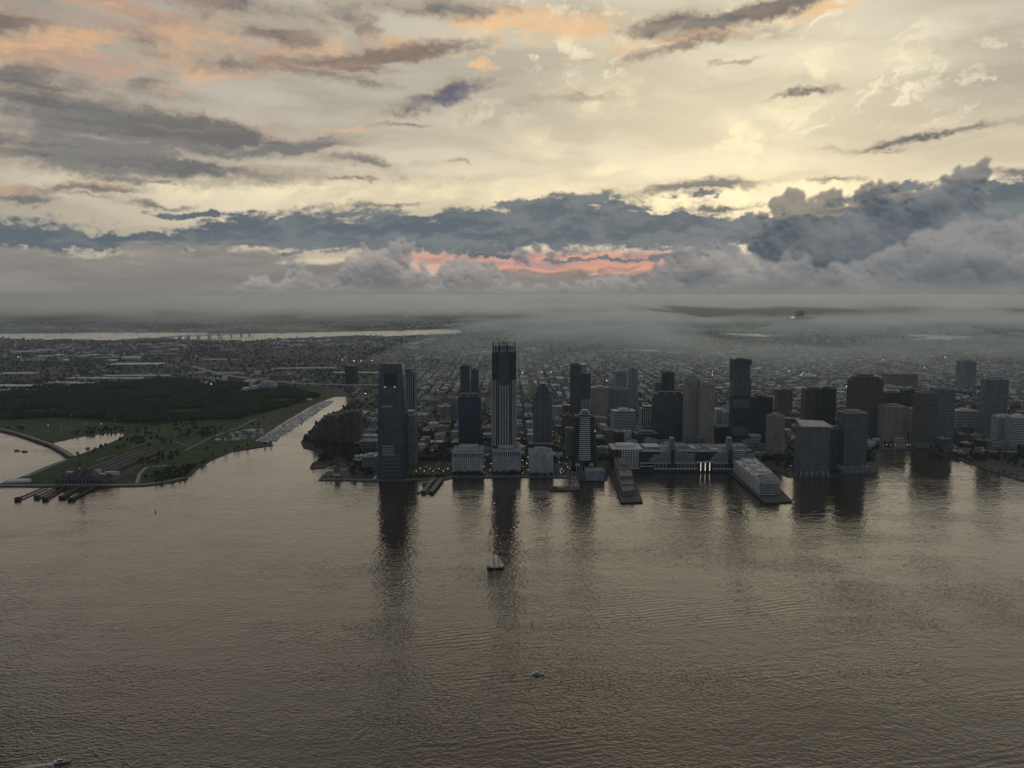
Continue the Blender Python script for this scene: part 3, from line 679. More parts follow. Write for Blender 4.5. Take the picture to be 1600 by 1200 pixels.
# --- tallest slender tower with white fins, on its stone podium
def finned_tower():
    cx, cy, w, H, Y0 = site(770, 813, 738, 704, 110)
    root = empty('finned_tower', (cx, cy, LZ), 0, 'tallest slender tower with pale vertical fins rising from a square podium', 'tower')
    hp = zy(705, Y0); P = rect(w, 110)
    shaft(root, P, 0, hp - 9, 'stone', 'podium'); mb = MB(); mb.prism(grow(P, -.4), hp - 9, hp); mb.build('podium_attic', GLASS_D, root)
    pier_grid(P, hp - 9, hp, 4.6, 2.0, .7, STONEW, root); roofkit(root, P, hp, ROOFM, STONEW, (.62, .5, 7), 6, 1.4, 3)
    Yt = Y0 + 34; xl, xr = At(768.5, 552, Yt).x - cx, At(806.5, 552, Yt).x - cx; tw = xr - xl; tc = (xl + xr) / 2; td = 52; ty = Yt - cy + td / 2
    z2, z3 = zy(551, Yt), zy(535.5, Yt); zs = zy(602, Yt); zm = zy(594, Yt)
    T = [(tc - tw/2, ty - td/2 + 4), (tc - tw*.30, ty - td/2 + 4), (tc - tw*.30, ty - td/2 + 1.5), (tc - tw*.2, ty - td/2 + 1.5), (tc - tw*.2, ty - td/2), (tc + tw*.2, ty - td/2), (tc + tw*.2, ty - td/2 + 1.5), (tc + tw*.30, ty - td/2 + 1.5), (tc + tw*.30, ty - td/2 + 4), (tc + tw/2, ty - td/2 + 4), (tc + tw/2, ty + td/2), (tc - tw/2, ty + td/2)]
    mb = MB(); mb.prism(T, hp, z2); mb.build('body', GLASS_D, root)
    banding(T, hp, z2, 3.7, .7, .1, DARKW, root)
    fr = ty - td / 2
    def fins(xs, yo, za, zb, m, wd):
        for x in xs:
            mb = MB(); mb.box(tc + x * tw, fr + yo, za, wd, 1.6, zb - za); mb.build('fin', m, root)
    fins([-.165, -.055, .055, .165], -.8, hp + 8, zs, BRWHITE, 2.1); fins([-.165, -.055, .055, .165], -.8, zs, z2, GREYW, 1.0)
    fins([-.47, -.41, -.36], 3.2, hp + 5, zm, STONEW, 1.5); fins([.36, .41, .47], 3.2, hp + 5, zm, STONEW, 1.5); fins([-.27, .27], .8, hp + 5, zm, GREYW, 1.2)
    fins([-.47, -.41, -.36, .36, .41, .47, -.27, .27], 3.2, zm, z2, DARKW, .8)
    for s in (-1, 1):
        for k in range(7):
            mb = MB(); mb.box(tc + s * (tw / 2 + .4), ty - td * .42 + k * td * .14, hp + 5, 1.2, 1.5, zm - hp - 5); mb.build('fin', STONEW, root)
    roofkit(root, T, z2, ROOFD, DARKW, None, 2, 1.0)
    cw_ = tw * .9; mb = MB(); mb.box(tc, ty, z2, cw_ * .9, td * .8, z3 - z2 - 7); mb.build('crown_core', DARKW, root)
    for k in range(15):
        x = -.5 + k / 14; wide = k in (0, 4, 9, 14)
        mb = MB(); mb.box(tc + x * cw_, fr + 5, z2, 2.6 if wide else 1.2, 1.6, z3 - z2); mb.build('crown_fin', DARKW if wide else BRWHITE, root)
    for k in range(9):
        for s in (-1, 1):
            mb = MB(); mb.box(tc + s * cw_ / 2, fr + 8 + k * 4.6, z2, 1.4, 1.2, z3 - z2); mb.build('crown_fin', GREYW, root)
    mb = MB(); mb.box(tc, fr + 4.6, z2 + (z3 - z2) * .42, cw_, .8, 2.2); mb.build('crown_beam', DARKW, root)
    mb = MB(); mb.box(tc, fr + 4.6, z3 - 1.2, cw_, .8, 1.2); mb.build('crown_beam', DARKW, root)
    mb = MB(); mb.box(tc, ty, z3 - 7, 10, 10, 8.5); mb.bar((tc - 8, ty, z3 + 1.5), (tc + 10, ty, z3 + 2.4), .4); mb.build('roof_crane', METAL, root)
finned_tower()

# --- stone office blocks along the quay
def quay_block(label, xl, xr, yb, yt, depth, attic, name='stone_office_block', pent=(.62, .55, 7)):
    cx, cy, w, H, Y0 = site(xl, xr, yb, yt, depth); root = empty(name, (cx, cy, LZ), 0, label, 'office block'); P = rect(w, depth)
    if attic:
        shaft(root, P, 0, H - 9, 'stone'); mb = MB(); mb.prism(grow(P, -.4), H - 9, H); mb.build('attic', GLASS_D, root)
        pier_grid(P, H - 9, H, 4.6, 2.0, .7, STONEW, root)
    else: shaft(root, P, 0, H, 'stone', fh=3.9, sp=4.2)
    roofkit(root, P, H, ROOFM, STONEW, pent, 7, 1.4, 5)
    mb = MB(); mb.box(0, -depth/2 - 1.5, 4.5, w * .96, 3, .6); mb.build('canopy', GREYW, root)
    return root, w, H
quay_block('pale stone block with tall attic windows, just right of the ferry dock', 707, 754, 739, 708, 84, True)
r_, w_, h_ = quay_block('pale office block with square windows beside the car park plaza', 827, 864, 741, 709, 62, False, pent=(.55, .5, 6))
mb = MB(); mb.box(w_ * .36, -32, 0, w_ * .26, 3, h_ + 1.5); mb.build('corner_bay', STONEW, r_)
for k in range(8):
    mb = MB(); mb.box(-w_ * .42 + k * w_ * .09, -32.6, 0, 1.4, 2, 8); mb.build('column', STONEW, r_)
for (fx, fz) in [(fx, fz) for fx in (.28, .36, .44) for fz in range(9)]:
    mb = MB(); mb.box(w_ * fx, -33.3, 3 + fz * 4, 1.6, .6, 2); mb.build('window', GLASS_D, r_)

# --- tower with the bowed, white-banded front
def bowed_tower():
    cx, cy, w, H, Y0 = site(899, 929, 737, 652, 52); root = empty('bowed_tower', (cx, cy, LZ), 0, 'dark tower with bowed front of stacked white bands at the plaza', 'tower'); d = 52
    shaft(root, rect(w, d), 14, H, 'dark'); roofkit(root, rect(w, d), H, ROOFD, DARKW, None, 3)
    bw = At(925, 690, Y0).x - At(908, 690, Y0).x; z0, z1 = zy(718, Y0), zy(652, Y0)
    n = 22
    for i in range(n):
        t = i / (n - 1); wd = bw * (1.06 - .16 * t); z = z0 + (z1 - z0) * t
        mb = MB(); mb.prism(shift(bow(wd, 10, 5.0), 0, -d / 2), z, z + 1.9, bottom=True); mb.build('floor_band', BRWHITE, root)
    mb = MB(); mb.prism(shift(bow(bw * .92, 9, 4.2), 0, -d / 2), 14, z1 + 3); mb.build('bowed_bay', GLASS_D, root)
    zt = zy(641, Y0)
    for i, (f, a, b) in enumerate([(.9, 0, .45), (.7, .45, .75), (.5, .75, 1.0)]):
        mb = MB(); mb.prism(shift(bow(bw * f, 18 - i * 4, 3), 0, -d / 2 + 8), H + (zt - H) * a, H + (zt - H) * b); mb.build('crown_step', GLASS_D, root)
        mb = MB(); mb.prism(shift(bow(bw * f + .8, 18.8 - i * 4, 3), 0, -d / 2 + 8), H + (zt - H) * b - .9, H + (zt - H) * b + .2, bottom=True); mb.build('floor_band', BRWHITE, root)
    mb = MB(); mb.bar((0, 0, zt - 4), (0, 0, zt + 6), .35, 6, r2=.1); mb.build('mast', METAL, root)
    mb = MB(); mb.prism(rect(w * .9, d), 0, 14); mb.build('lobby', GLASS_D, root)
    for k in range(7):
        mb = MB(); mb.box(-w * .42 + k * w * .14, -d / 2 - 3, 0, 1.5, 2, 15); mb.build('column', STONEW, root)
    mb = MB(); mb.box(0, -d / 2 - 2, 14, w * .96, 6, 5); mb.build('base_band', STONEW, root)
    for s in (-1, 1):
        mb = MB(); mb.prism([(s * w * .5, -d * .5), (s * w * .62, -d * .2), (s * w * .62, d * .4), (s * w * .5, d * .5)][::s], 0, H * .72); mb.build('wing', GLASS_D, root)
bowed_tower()

# --- long waterfront complex with stepped white bands
PBAND = mat('weathered_white', (0.40, 0.40, 0.39), .7, .2, .1, streak=1)
def stepped_complex():
    Y0 = G(1060, 736, LZ).y; X = lambda px, py=720: At(px, py, Y0).x
    cx = X(1066); d = 96; root = empty('waterfront_complex', (cx, Y0 + d / 2, LZ), 0, 'long low waterfront complex with white stepped bands and lit entrance', 'office complex')
    OCC.append((X(953) - 5, Y0 - 5, X(1180) + 5, Y0 + d + 8)); L = lambda px: X(px) - cx; f = -d / 2
    ht = zy(706, Y0)
    mb = MB(); mb.prism([(L(998), f + 6), (L(1177), f + 6), (L(1177), d / 2), (L(998), d / 2)], 0, ht); mb.build('body', GLASS_D, root)
    mb = MB(); mb.prism([(L(998), f + 6), (L(1177), f + 6), (L(1177), d / 2), (L(998), d / 2)], ht, ht + .5); mb.build('roof', ROOFM, root)
    mb = MB()
    for (a, b) in ((998, 1033), (1072, 1127)):
        mb = MB(); mb.box((L(a) + L(b)) / 2, f + 5.6, ht - .4, L(b) - L(a), 2.2, 1.6); mb.build('parapet', BRWHITE, root)
    for ci, c in enumerate((1051, 1141)):
        for k in range(7):
            lo = ((36, 36, 32, 30, 20, 18, 10), (30, 30, 28, 26, 24, 20, 14))[ci][k]; hi = ((35, 35, 35, 35, 35, 24, 27), (37, 37, 37, 37, 37, 24, 22))[ci][k]; py = 721.5 - k * 2.75; z = zy(py, Y0)
            a, b = L(c - lo), L(c + hi)
            for (p, q) in ((a, L(c - 3)), (L(c + 3), b)):
                mb = MB(); mb.box((p + q) / 2, f + 3, z, q - p, 7, 1.7); mb.build('floor_band', PBAND, root)
        for k in range(7):
            hw = [9, 7.5, 4.5, 3.8, 3.6, 3.3, 3][k]; py = 702.5 - k * 2.7; z = zy(py, Y0)
            mb = MB(); mb.box(L(c), f + 16, z - 3.4, (L(c + hw) - L(c - hw)) * .94, 22 - k, 3.6); mb.build('stair_tower_storey', GLASS_D, root)
            mb = MB(); mb.box(L(c), f + 16, z, L(c + hw) - L(c - hw), 24 - k, 1.5); mb.build('floor_band', PBAND, root)
        mb = MB(); mb.box(L(c), f + 2.2, 10, L(c + 3) - L(c - 3), 9, ht + 2 - 10); mb.build('stair_tower', GLASS_D, root)
    # lower lattice storeys
    for (a, b) in ((1022, 1043), (1058, 1092), (1112, 1134)):
        n = int((b - a) / 4.2)
        for k in range(n):
            x = L(a + (k + .5) * (b - a) / n); mb = MB(); mb.box(x, f + 2, 6, 2.6, 2.4, 8.4); mb.prism(ellipse(3.4, 2.4, 8), 0, .01)
            mb = MB(); mb.box(x, f + 2, 5, 2.2, 2.4, 8); mb.bar((x, f + 1.6, 14.2), (x, f + 2.4, 14.2), 1.9, 10); mb.build('arched_window', METAL, root)
    for (a, b, py, hh) in ((985, 1000, 732, 1.6), (1000, 1022, 729, 1.4), (1022, 1092, 733, 1.8), (1111, 1150, 733, 1.8), (1000, 1091, 724, 1.6), (1111, 1150, 724, 1.6), (1150, 1178, 728, 1.4)):
        mb = MB(); mb.box((L(a) + L(b)) / 2, f - .5, zy(py, Y0), L(b) - L(a), 3.5, hh); mb.build('terrace_band', BRWHITE, root)
    mb = MB(); mb.box((L(985) + L(1150)) / 2, f + 1, 0, L(1150) - L(985), 8, 4.2); mb.build('quay_arcade', DARKW, root)
    for px in (1094.5, 1101.5, 1108.5):
        z0, z1 = zy(735, Y0), zy(722.5, Y0); mb = MB(); mb.box(L(px), f - 4.2, z0, 1.25, 1.2, z1 - z0); mb.build('light_column', mat('entrance_glow', (.9, .88, .8), .5, .05, emit=(1.0, .93, .78, .8)), root)
    mb = MB(); mb.box(L(1101.5), f - 1, 0, L(1113) - L(1090), 5, zy(722, Y0)); mb.build('entrance_bay', GLASS_D, root)
    for (a, b, py, hh) in ((1089, 1114, 722, 1.5),):
        mb = MB(); mb.box((L(a) + L(b)) / 2, f - 1.6, zy(py, Y0), L(b) - L(a), 6, hh); mb.build('entrance_lintel', BRWHITE, root)
    # left block with white grid
    h2 = zy(703, Y0); bx = (L(957) + L(1004)) / 2; bw = L(1004) - L(957)
    mb = MB(); mb.box(bx, f + 40, 0, bw, 70, h2); mb.build('side_block', GLASS_D, root)
    xa, xb = L(972), L(997)
    for k in range(7):
        mb = MB(); mb.box(xa + (xb - xa) * k / 6, f + 4, 6, 1.6, 3.6, h2 - 6); mb.build('pier', BRWHITE, root)
    for k in range(10):
        mb = MB(); mb.box((xa + xb) / 2, f + 4.2, 6 + (h2 - 7) * k / 9, xb - xa, 2.6, 1.3); mb.build('floor_band', BRWHITE, root)
    for s in (L(960), L(968)):
        mb = MB(); mb.box(s, f + 4.6, 2, .9, 1.4, h2 - 4); mb.build('pier', GREYW, root)
    pl = [(bx - bw/2, f + 5), (bx + bw/2, f + 5), (bx + bw/2, f + 75), (bx - bw/2, f + 75)]
    roofkit(root, pl, h2, ROOFL, BRWHITE, (.6, .5, 5), 6, 1.2)
    # roof pavilions
    for (a, b, y0, hh, m) in ((1010, 1034, 40, 5, ROOFL), (1056, 1078, 42, 6, ROOFM), (1084, 1090, 30, 3, ROOFL), (1104, 1128, 40, 4, ROOFM), (1112, 1124, 20, 3, ROOFL), (1148, 1174, 45, 5, ROOFM)):
        mb = MB(); mb.box((L(a) + L(b)) / 2, f + 10 + y0, ht + .5, L(b) - L(a), 44, hh); o = mb.build('roof_pavilion', GREYW, root)
        mb = MB(); mb.box((L(a) + L(b)) / 2, f + 10 + y0, ht + .5 + hh, L(b) - L(a) + 1, 45, .5); mb.build('roof', m, o)
    for k in range(26):
        rg = random.Random(k); mb = MB(); mb.box(L(rg.uniform(1004, 1170)), f + rg.uniform(14, 80), ht + .5, rg.uniform(2, 7), rg.uniform(2, 7), rg.uniform(1.5, 3)); mb.build('roof_unit', METAL if k % 2 else WHITE, root)
    mb = MB(); mb.box(L(1163), f + 4.4, ht - 9, L(1172) - L(1156), 3.4, 8); mb.build('billboard', GLASS_D, root)
stepped_complex()

# --- the other towers: name, label, left, right, foot, top, depth, style, options
def T(*a, **k): return tower(*a, **k)
T('apartment_slab', 'dark twin-core slab tower half hidden behind the notched glass tower', 625, 647.5, 676, 578, 50, 'dark', sp=6, pw=2.2, pm='grey_cladding', pent=(.5, .4, 7))
T('brick_tower', 'narrow brown apartment tower against the right side of the notched glass tower', 631, 648, 728, 644, 40, 'tan', pent=(.7, .5, 8), rm=ROOFL)
T('blue_tower', 'deep blue glass office tower behind the pale quay block', 716, 750, 704, 617, 46, 'blue', pent=(.75, .6, 5), rm=ROOFD, rp=BROWN)
T('crowned_tower', 'dark stepped tower with crowned top between the fin tower and plaza', 834, 862.5, 706, 602, 46, 'dark', sp=4.5, pw=1.7, pm='grey_cladding', tiers=[(.83, 1.0), (.92, .82), (1.0, .6)], pent=(.5, .5, 6), rm=ROOFD, base=(14, 2, 'grey'))
T('low_block', 'low dark glass block at the foot of the crowned tower', 826, 866, 714, 695, 30, 'dark', cat='office block', pent=None)
T('two_tone_tower', 'dark slab of the tall two-tone tower with white mullions, left half', 893, 908, 700, 569, 44, 'glass', pent=(.9, .5, 4))
r_, P_, H_, Y_ = T('mullioned_tower', 'right half of the two-tone tower, white mullions over a dark panel', 907, 923, 694, 585, 40, 'glass', pent=None)
w_ = P_[1][0] * 2; zz = [zy(624, Y_), zy(655, Y_), zy(585, Y_)]
for k in range(7):
    mb = MB(); mb.box(-w_ / 2 + w_ * (k + .5) / 7, -20.6, 10, w_ * .06, 1.2, zz[0] - 10); mb.build('mullion', BRWHITE, r_)
mb = MB(); mb.box(-w_ * .18, 6, H_, w_ * .62, 24, zy(570, Y_) - H_); mb.build('upper_block', GLASS_G, r_)
for k in range(5):
    mb = MB(); mb.box(-w_ * .44 + w_ * k * .13, -6.6, H_, w_ * .05, 1.2, zy(571, Y_) - H_); mb.build('mullion', BRWHITE, r_)
mb = MB(); mb.box(-w_ * .5, -20.4, 30, 1.5, 1.5, H_ - 30); mb.build('mullion', BRWHITE, r_)
T('beige_slab', 'wide beige slab with rows of small windows right of the two-tone tower', 924, 950, 652, 604, 40, 'punch', pent=(.4, .5, 4), rm=ROOFL)
T('beige_slab', 'narrow shaded end wing of the wide beige slab', 950.5, 957, 651, 606, 40, 'grey', pent=None)  # end wing in grey cladding
T('residential_tower', 'slim grey residential tower, left of the pair under cranes', 963, 978.5, 634, 580, 40, 'grey', pent=(.5, .5, 5))
r_, P_, H_, Y_ = T('construction_tower', 'unfinished grey tower with two crane jibs on top', 982, 997, 642, 575, 36, 'rib', pent=(.5, .5, 4))
for s, tx, tz in ((-1, -14, 20), (1, 12, 34)):
    mb = MB(); mb.bar((s * 8, 0, H_), (s * 8, 0, H_ + 10), .9); mb.bar((s * 8, 0, H_ + 8), (s * 8 + tx * .8, 0, H_ + tz), .7); mb.bar((s * 8, 0, H_ + 10), (s * 8 - tx * .3, 0, H_ + 9), .6); mb.build('tower_crane', METAL, r_)
T('grey_block', 'broad grey apartment block in front of the slim tower pair', 957, 982, 648, 606, 40, 'grey', pent=(.4, .4, 5))
T('banded_hotel', 'white banded angular block with a slanting left end', 958, 993, 686, 640, 42, 'band', rz=7, bh=1.7, rp=BRWHITE, rm=ROOFL, pent=(.4, .4, 5), cat='office block')
T('arched_block', 'grey block with white columns and arched roof line', 1002, 1026, 676, 636, 38, 'dark', sp=6, pw=2.4, pm='limestone', pent=(.7, .5, 6), rm=ROOFL, cat='office block')
T('dark_glass_block', 'wide dark teal glass office tower with flat top, mid skyline', 1026, 1070, 694, 614, 44, 'curtain', core='teal_glass', bm='dark_glass', pm='dark_glass', pent=(.8, .5, 4), rm=ROOFD)
T('glass_block', 'narrow darker wing on the left of the wide teal glass tower', 1024, 1033, 692, 622, 44, 'dark', pent=None)
T('beige_apartment_tower', 'taller of two beige apartment towers with rounded tops', 1072, 1096, 698, 588, 34, 'punch', poly=lambda w, d: chamfer(w, d, 5), pent=(.6, .6, 7), rm=ROOFM, tiers=[(.96, 1.0), (1.0, .85)])
T('beige_apartment_tower', 'shorter of two beige apartment towers with rounded tops', 1096.5, 1118, 702, 599, 34, 'punch', poly=lambda w, d: chamfer(w, d, 5), pent=(.6, .6, 7), rm=ROOFM, tiers=[(.96, 1.0), (1.0, .85)])
T('banded_low_block', 'low dark block with broad flat roof before the teal glass tower', 992, 1030, 697, 676, 50, 'dark', pent=(.6, .5, 4), cat='office block')
T('parking_block', 'low pale box building at the foot of the beige apartment towers', 1077, 1102, 705, 686, 40, 'gband', pent=None, cat='parking garage', rm=ROOFD)
# dark tower of stacked volumes
def stacked_tower():
    cx, cy, w, H, Y0 = site(1147, 1174, 700, 563, 36); root = empty('stacked_tower', (cx, cy, LZ), 0, 'tall dark tower of stacked shifted boxes with overhanging top', 'tower'); d = 36
    ys = [700, 681, 660, 639, 618, 593, 569.5]
    for i in range(6):
        z0, z1 = zy(ys[i], Y0), zy(ys[i + 1], Y0); off = (-.03 if i % 2 else .03) * w
        shaft(root, shift(rect(w * (.96 if i % 2 else 1.0), d), off, 0), max(0, z0), z1, ('dark', 'gband', 'dark', 'gband', 'curtain', 'glass')[i], bm='charcoal_cladding')
        if i in (1, 3):
            for k in range(5):
                mb = MB(); mb.box(off, -d / 2 - .6, z0 + 2 + k * 5, w * .92, 1.4, 1.4); mb.build('balcony_band', GREYW, root)
    zt = zy(563, Y0); z1 = zy(570, Y0)
    mb = MB(); mb.box(0, 0, z1, w * 1.06, d * 1.06, zt - z1, bottom=True); mb.build('overhanging_top', DARKW, root)
    roofkit(root, rect(w * 1.06, d * 1.06), zt, ROOFD, DARKW, (.4, .4, 3), 4)
stacked_tower()
T('dark_slab', 'broad dark office slab right of the stacked dark tower', 1176, 1208, 692, 619, 40, 'dark', pent=(.5, .5, 4), rm=ROOFD)
T('beige_corner_tower', 'beige mid-rise with cut corners behind the condo pier', 1204, 1228, 712, 648, 36, 'punch', poly=lambda w, d: chamfer(w, d, 7), pent=(.5, .5, 5), rm=ROOFM, base=(18, 3, 'punch'))
T('brown_tower', 'small brown tower behind the beige mid-rise', 1217, 1238, 655, 608, 34, 'brown', pent=(.5, .5, 4))
T('brown_slab', 'brown apartment slab touching a dark slab at its right', 1260, 1282.5, 668, 606, 36, 'brown', pent=(.5, .5, 5))
T('dark_slab', 'dark slab touching the brown apartment slab', 1283, 1307, 672, 606, 36, 'dark', pent=(.4, .5, 4), rm=ROOFD)
# sloping-roof office by the water
r_, P_, H_, Y_ = T('wedge_roof_office', 'glass office by the water with overhanging slanted pale roof', 1254, 1297, 744, 668, 46, 'curtain', core='grey_glass', pent=None, cat='office block')
w_ = P_[1][0]
mb = MB(); mb.faces([(-w_ - 4, -27, H_ + 2), (w_ + 5, -27, H_ + 1), (w_ + 4, 27, H_ + 6), (-w_ + 2, 27, H_ + 9), (-w_ - 4, -27, H_ + 3.2), (w_ + 5, -27, H_ + 2.2), (w_ + 4, 27, H_ + 7.2), (-w_ + 2, 27, H_ + 10.2)],
    [(3, 2, 1, 0), (4, 5, 6, 7), (0, 1, 5, 4), (1, 2, 6, 5), (2, 3, 7, 6), (3, 0, 4, 7)]); mb.build('slanted_roof', PALE, r_)
for k in range(6):
    mb = MB(); mb.box(-w_ + w_ * 2 * k / 5, -24.5, 0, 1.6, 1.6, 12); mb.build('column', STONEW, r_)
T('glass_apartments', 'grey-green apartment tower on a white podium at the quay edge', 1321, 1357, 738, 643, 40, 'glass', core='teal_glass', bm='grey_cladding', bh=1.1, pent=(.6, .5, 4), base=(13, 7, 'grey'))
T('shaded_apartments', 'lower brown apartment block left of the grey-green apartment tower', 1301, 1320, 735, 668, 36, 'brown', pent=(.5, .4, 4))  # plain brown brick block
T('ribbed_tower', 'broad brown ribbed apartment tower behind the grey-green one', 1334, 1382, 684, 586, 44, 'brown', sp=7, pw=3.2, po=1.2, poly=lambda w, d: chamfer(w, d, 8), pent=(.6, .5, 7), tiers=[(.95, 1.0), (1.0, .8)])
T('pale_corner_block', 'pale mid-rise with dark corner windows right of the ribbed tower', 1387, 1418, 690, 634, 50, 'punch', sp=7, pw=5, pent=(.5, .4, 4), cat='office block')
T('low_tan_block', 'low tan block between the pale mid-rise and striped glass tower', 1418, 1441, 682, 640, 40, 'punch', pent=None, cat='office block')
T('dark_back_block', 'dark block behind the low tan block', 1415, 1441, 664, 608, 36, 'dark', pent=(.5, .5, 4))
T('dark_back_block', 'smaller dark block behind the pale mid-rise', 1388, 1410, 668, 612, 36, 'dark', pent=(.5, .5, 4))
T('brown_striped_tower', 'brownish striped left half of the wide tower by the right-hand basin', 1441, 1467, 700, 612, 44, 'brown', sp=0, bh=1.5, bm='tan_brick', pent=(.5, .4, 4), base=(12, 4, 'grey'))
T('glass_striped_tower', 'grey glass right half of the wide tower by the basin', 1467.5, 1494, 700, 606, 44, 'gband', core='grey_glass', bh=1.1, pent=(.5, .4, 4), base=(12, 3, 'grey'))
T('banded_office', 'mid-rise with bright white floor bands beside the wide basin tower', 1496, 1528, 680, 640, 40, 'band', bh=1.6, pent=(.4, .4, 4), cat='office block', rm=ROOFL)
T('rounded_tower', 'tall striped brown tower near the right edge', 1545, 1581, 688, 591, 46, 'brown', sp=0, bh=1.6, bm='grey_cladding', poly=lambda w, d: chamfer(w, d, 9), pent=(.5, .5, 5))
T('banded_apartments', 'white banded angular apartment block at the right edge, left wing', 1564, 1584, 700, 650, 44, 'band', bh=1.8, rz=-9, pent=(.4, .4, 4), cat='apartment block', rm=ROOFL)
T('banded_apartments', 'white banded angular apartment block cut by the right edge', 1586, 1614, 706, 650, 44, 'band', bh=1.8, rz=-9, pent=(.4, .4, 4), cat='apartment block', rm=ROOFL)
T('far_tower', 'lone hazy dark tower behind the marina basin', 539, 555, 603, 572, 60, 'dark', pent=None)
T('far_tower', 'taller of two hazy towers left of the finned tower', 719, 733, 620, 570, 50, 'dark', pent=(.5, .5, 5))
T('far_tower', 'shorter of two hazy towers left of the finned tower', 736, 747, 622, 576, 50, 'dark', pent=(.5, .5, 5))
T('far_tower', 'hazy dark round-topped tower behind the wide teal glass tower', 1037, 1055, 640, 580, 44, 'dark', pent=(.5, .5, 5), poly=lambda w, d: chamfer(w, d, 9))
T('far_block', 'squat grey block beside the hazy round-topped tower', 1024, 1040, 636, 598, 44, 'grey', pent=None)
T('far_tower', 'slim hazy tower far behind the banded office on the right', 1508, 1526, 610, 563, 60, 'grey', pent=(.5, .5, 6))
T('long_brick_block', 'long low brick block in the hazy distance on the right', 1388, 1434, 605, 585, 60, 'brown', pent=None, cat='apartment block')
T('school_block', 'broad mid-rise with light roof behind the row of low roofs', 688, 702, 664, 634, 40, 'grey', pent=(.4, .4, 4), cat='apartment block', rm=ROOFL)
T('grey_midrise', 'grey mid-rise left of the deep blue glass tower', 702, 716, 660, 621, 40, 'grey', pent=(.4, .4, 4), cat='apartment block')
T('brown_midrise', 'brown mid-rise directly behind the bowed white-banded tower', 880, 895, 702, 648, 36, 'brown', pent=(.4, .4, 4), cat='apartment block')
T('striped_midrise', 'small striped mid-rise left of the bowed white-banded tower', 885, 897, 716, 670, 30, 'gband', pent=None, cat='office block')
T('court_block', 'low pale block with light roof beyond the crowned tower', 863, 878, 664, 636, 40, 'punch', pent=None, cat='office block', rm=ROOFL)
T('court_block', 'low brown block next to the pale block beyond the crowned tower', 879, 894, 660, 634, 40, 'brown', pent=None, cat='office block', rm=ROOFL)
T('brick_hall', 'dark red-brown brick hall left of the waterfront complex', 945, 960, 705, 673, 36, 'brown', sp=0, bh=0, core='brown_brick', bm='brown_brick', pent=None, cat='hall', units=2)
T('tilted_roof_block', 'glass block with bright sloped skylight roof left of the brick hall', 931, 946, 706, 684, 46, 'dark', pent=(.9, .5, 3), cat='office block', rm=ROOFL)
T('tilted_roof_block', 'low glass block right of the brick hall', 960, 975, 700, 676, 46, 'dark', pent=None, cat='office block', rm=ROOFM)
T('white_lowrise', 'white low-rise left of the stacked dark tower', 1119, 1133, 672, 640, 46, 'grey', bm='white_cladding', pm='white_cladding', pent=None, cat='apartment block', rm=ROOFL)
T('white_lowrise', 'taller white low-rise touching the stacked dark tower', 1133, 1147, 676, 644, 46, 'grey', bm='white_cladding', pent=None, cat='apartment block', rm=ROOFM)
T('dark_shed_block', 'dark low block between the beige towers and the stacked tower', 1122, 1146, 694, 668, 40, 'dark', pent=None, cat='office block', rm=ROOFD)
T('pale_pavilion', 'grey boxy ferry pavilion at the quay before the bowed tower', 917, 945, 751, 737, 34, 'grey', core='grey_cladding', sp=0, bh=0, pent=None, cat='pavilion', rm=ROOFM)
T('canopy_building', 'small pale building at the inner end of the right basin', 1402, 1414, 700, 686, 20, 'punch', pent=None, cat='building', rm=ROOFL)
T('midrise_block', 'block with white roof details left of the notched glass tower', 566, 588, 736, 712, 40, 'grey', core='dark_glass', pent=(.4, .4, 3), cat='apartment block', rm=ROOFL)
T('flat_lowrise', 'pale-roofed low-rise behind the two brown hotel towers', 562, 588, 706, 690, 44, 'gband', pent=None, cat='building', rm=ROOFM)
T('flat_lowrise', 'long white-roofed low-rise near the notched glass tower', 561, 588, 692, 682, 40, 'grey', pent=None, cat='building', rm=ROOFL)
# two brown stepped apartment buildings by the basin
def stepped_brick(label, xl, xr, yb, tops):
    Y0 = G((xl + xr) / 2, yb, LZ).y; a, b = At(xl, yb - 20, Y0).x, At(xr, yb - 20, Y0).x; n = len(tops); root = empty('stepped_brick_building', ((a + b) / 2, Y0 + 22, LZ), 0, label, 'apartment block')
    OCC.append((a - 5, Y0 - 5, b + 5, Y0 + 50)); wd = (b - a) / n
    for i, t in enumerate(tops):
        H = zy(t, Y0); p = shift(rect(wd, 42 - 4 * (i % 2)), -(b - a) / 2 + wd * (i + .5), (i % 2) * 1.5)
        shaft(root, p, 0, H, 'brown'); roofkit(root, p, H, ROOFD, BROWN, None, 1)
stepped_brick('lower brown stepped apartment building beside the marina channel', 489, 523, 692, [670, 661, 655, 651, 650])
stepped_brick('taller brown stepped apartment building behind the tree-lined cove', 524, 561, 694, [652, 648, 645, 644, 643])

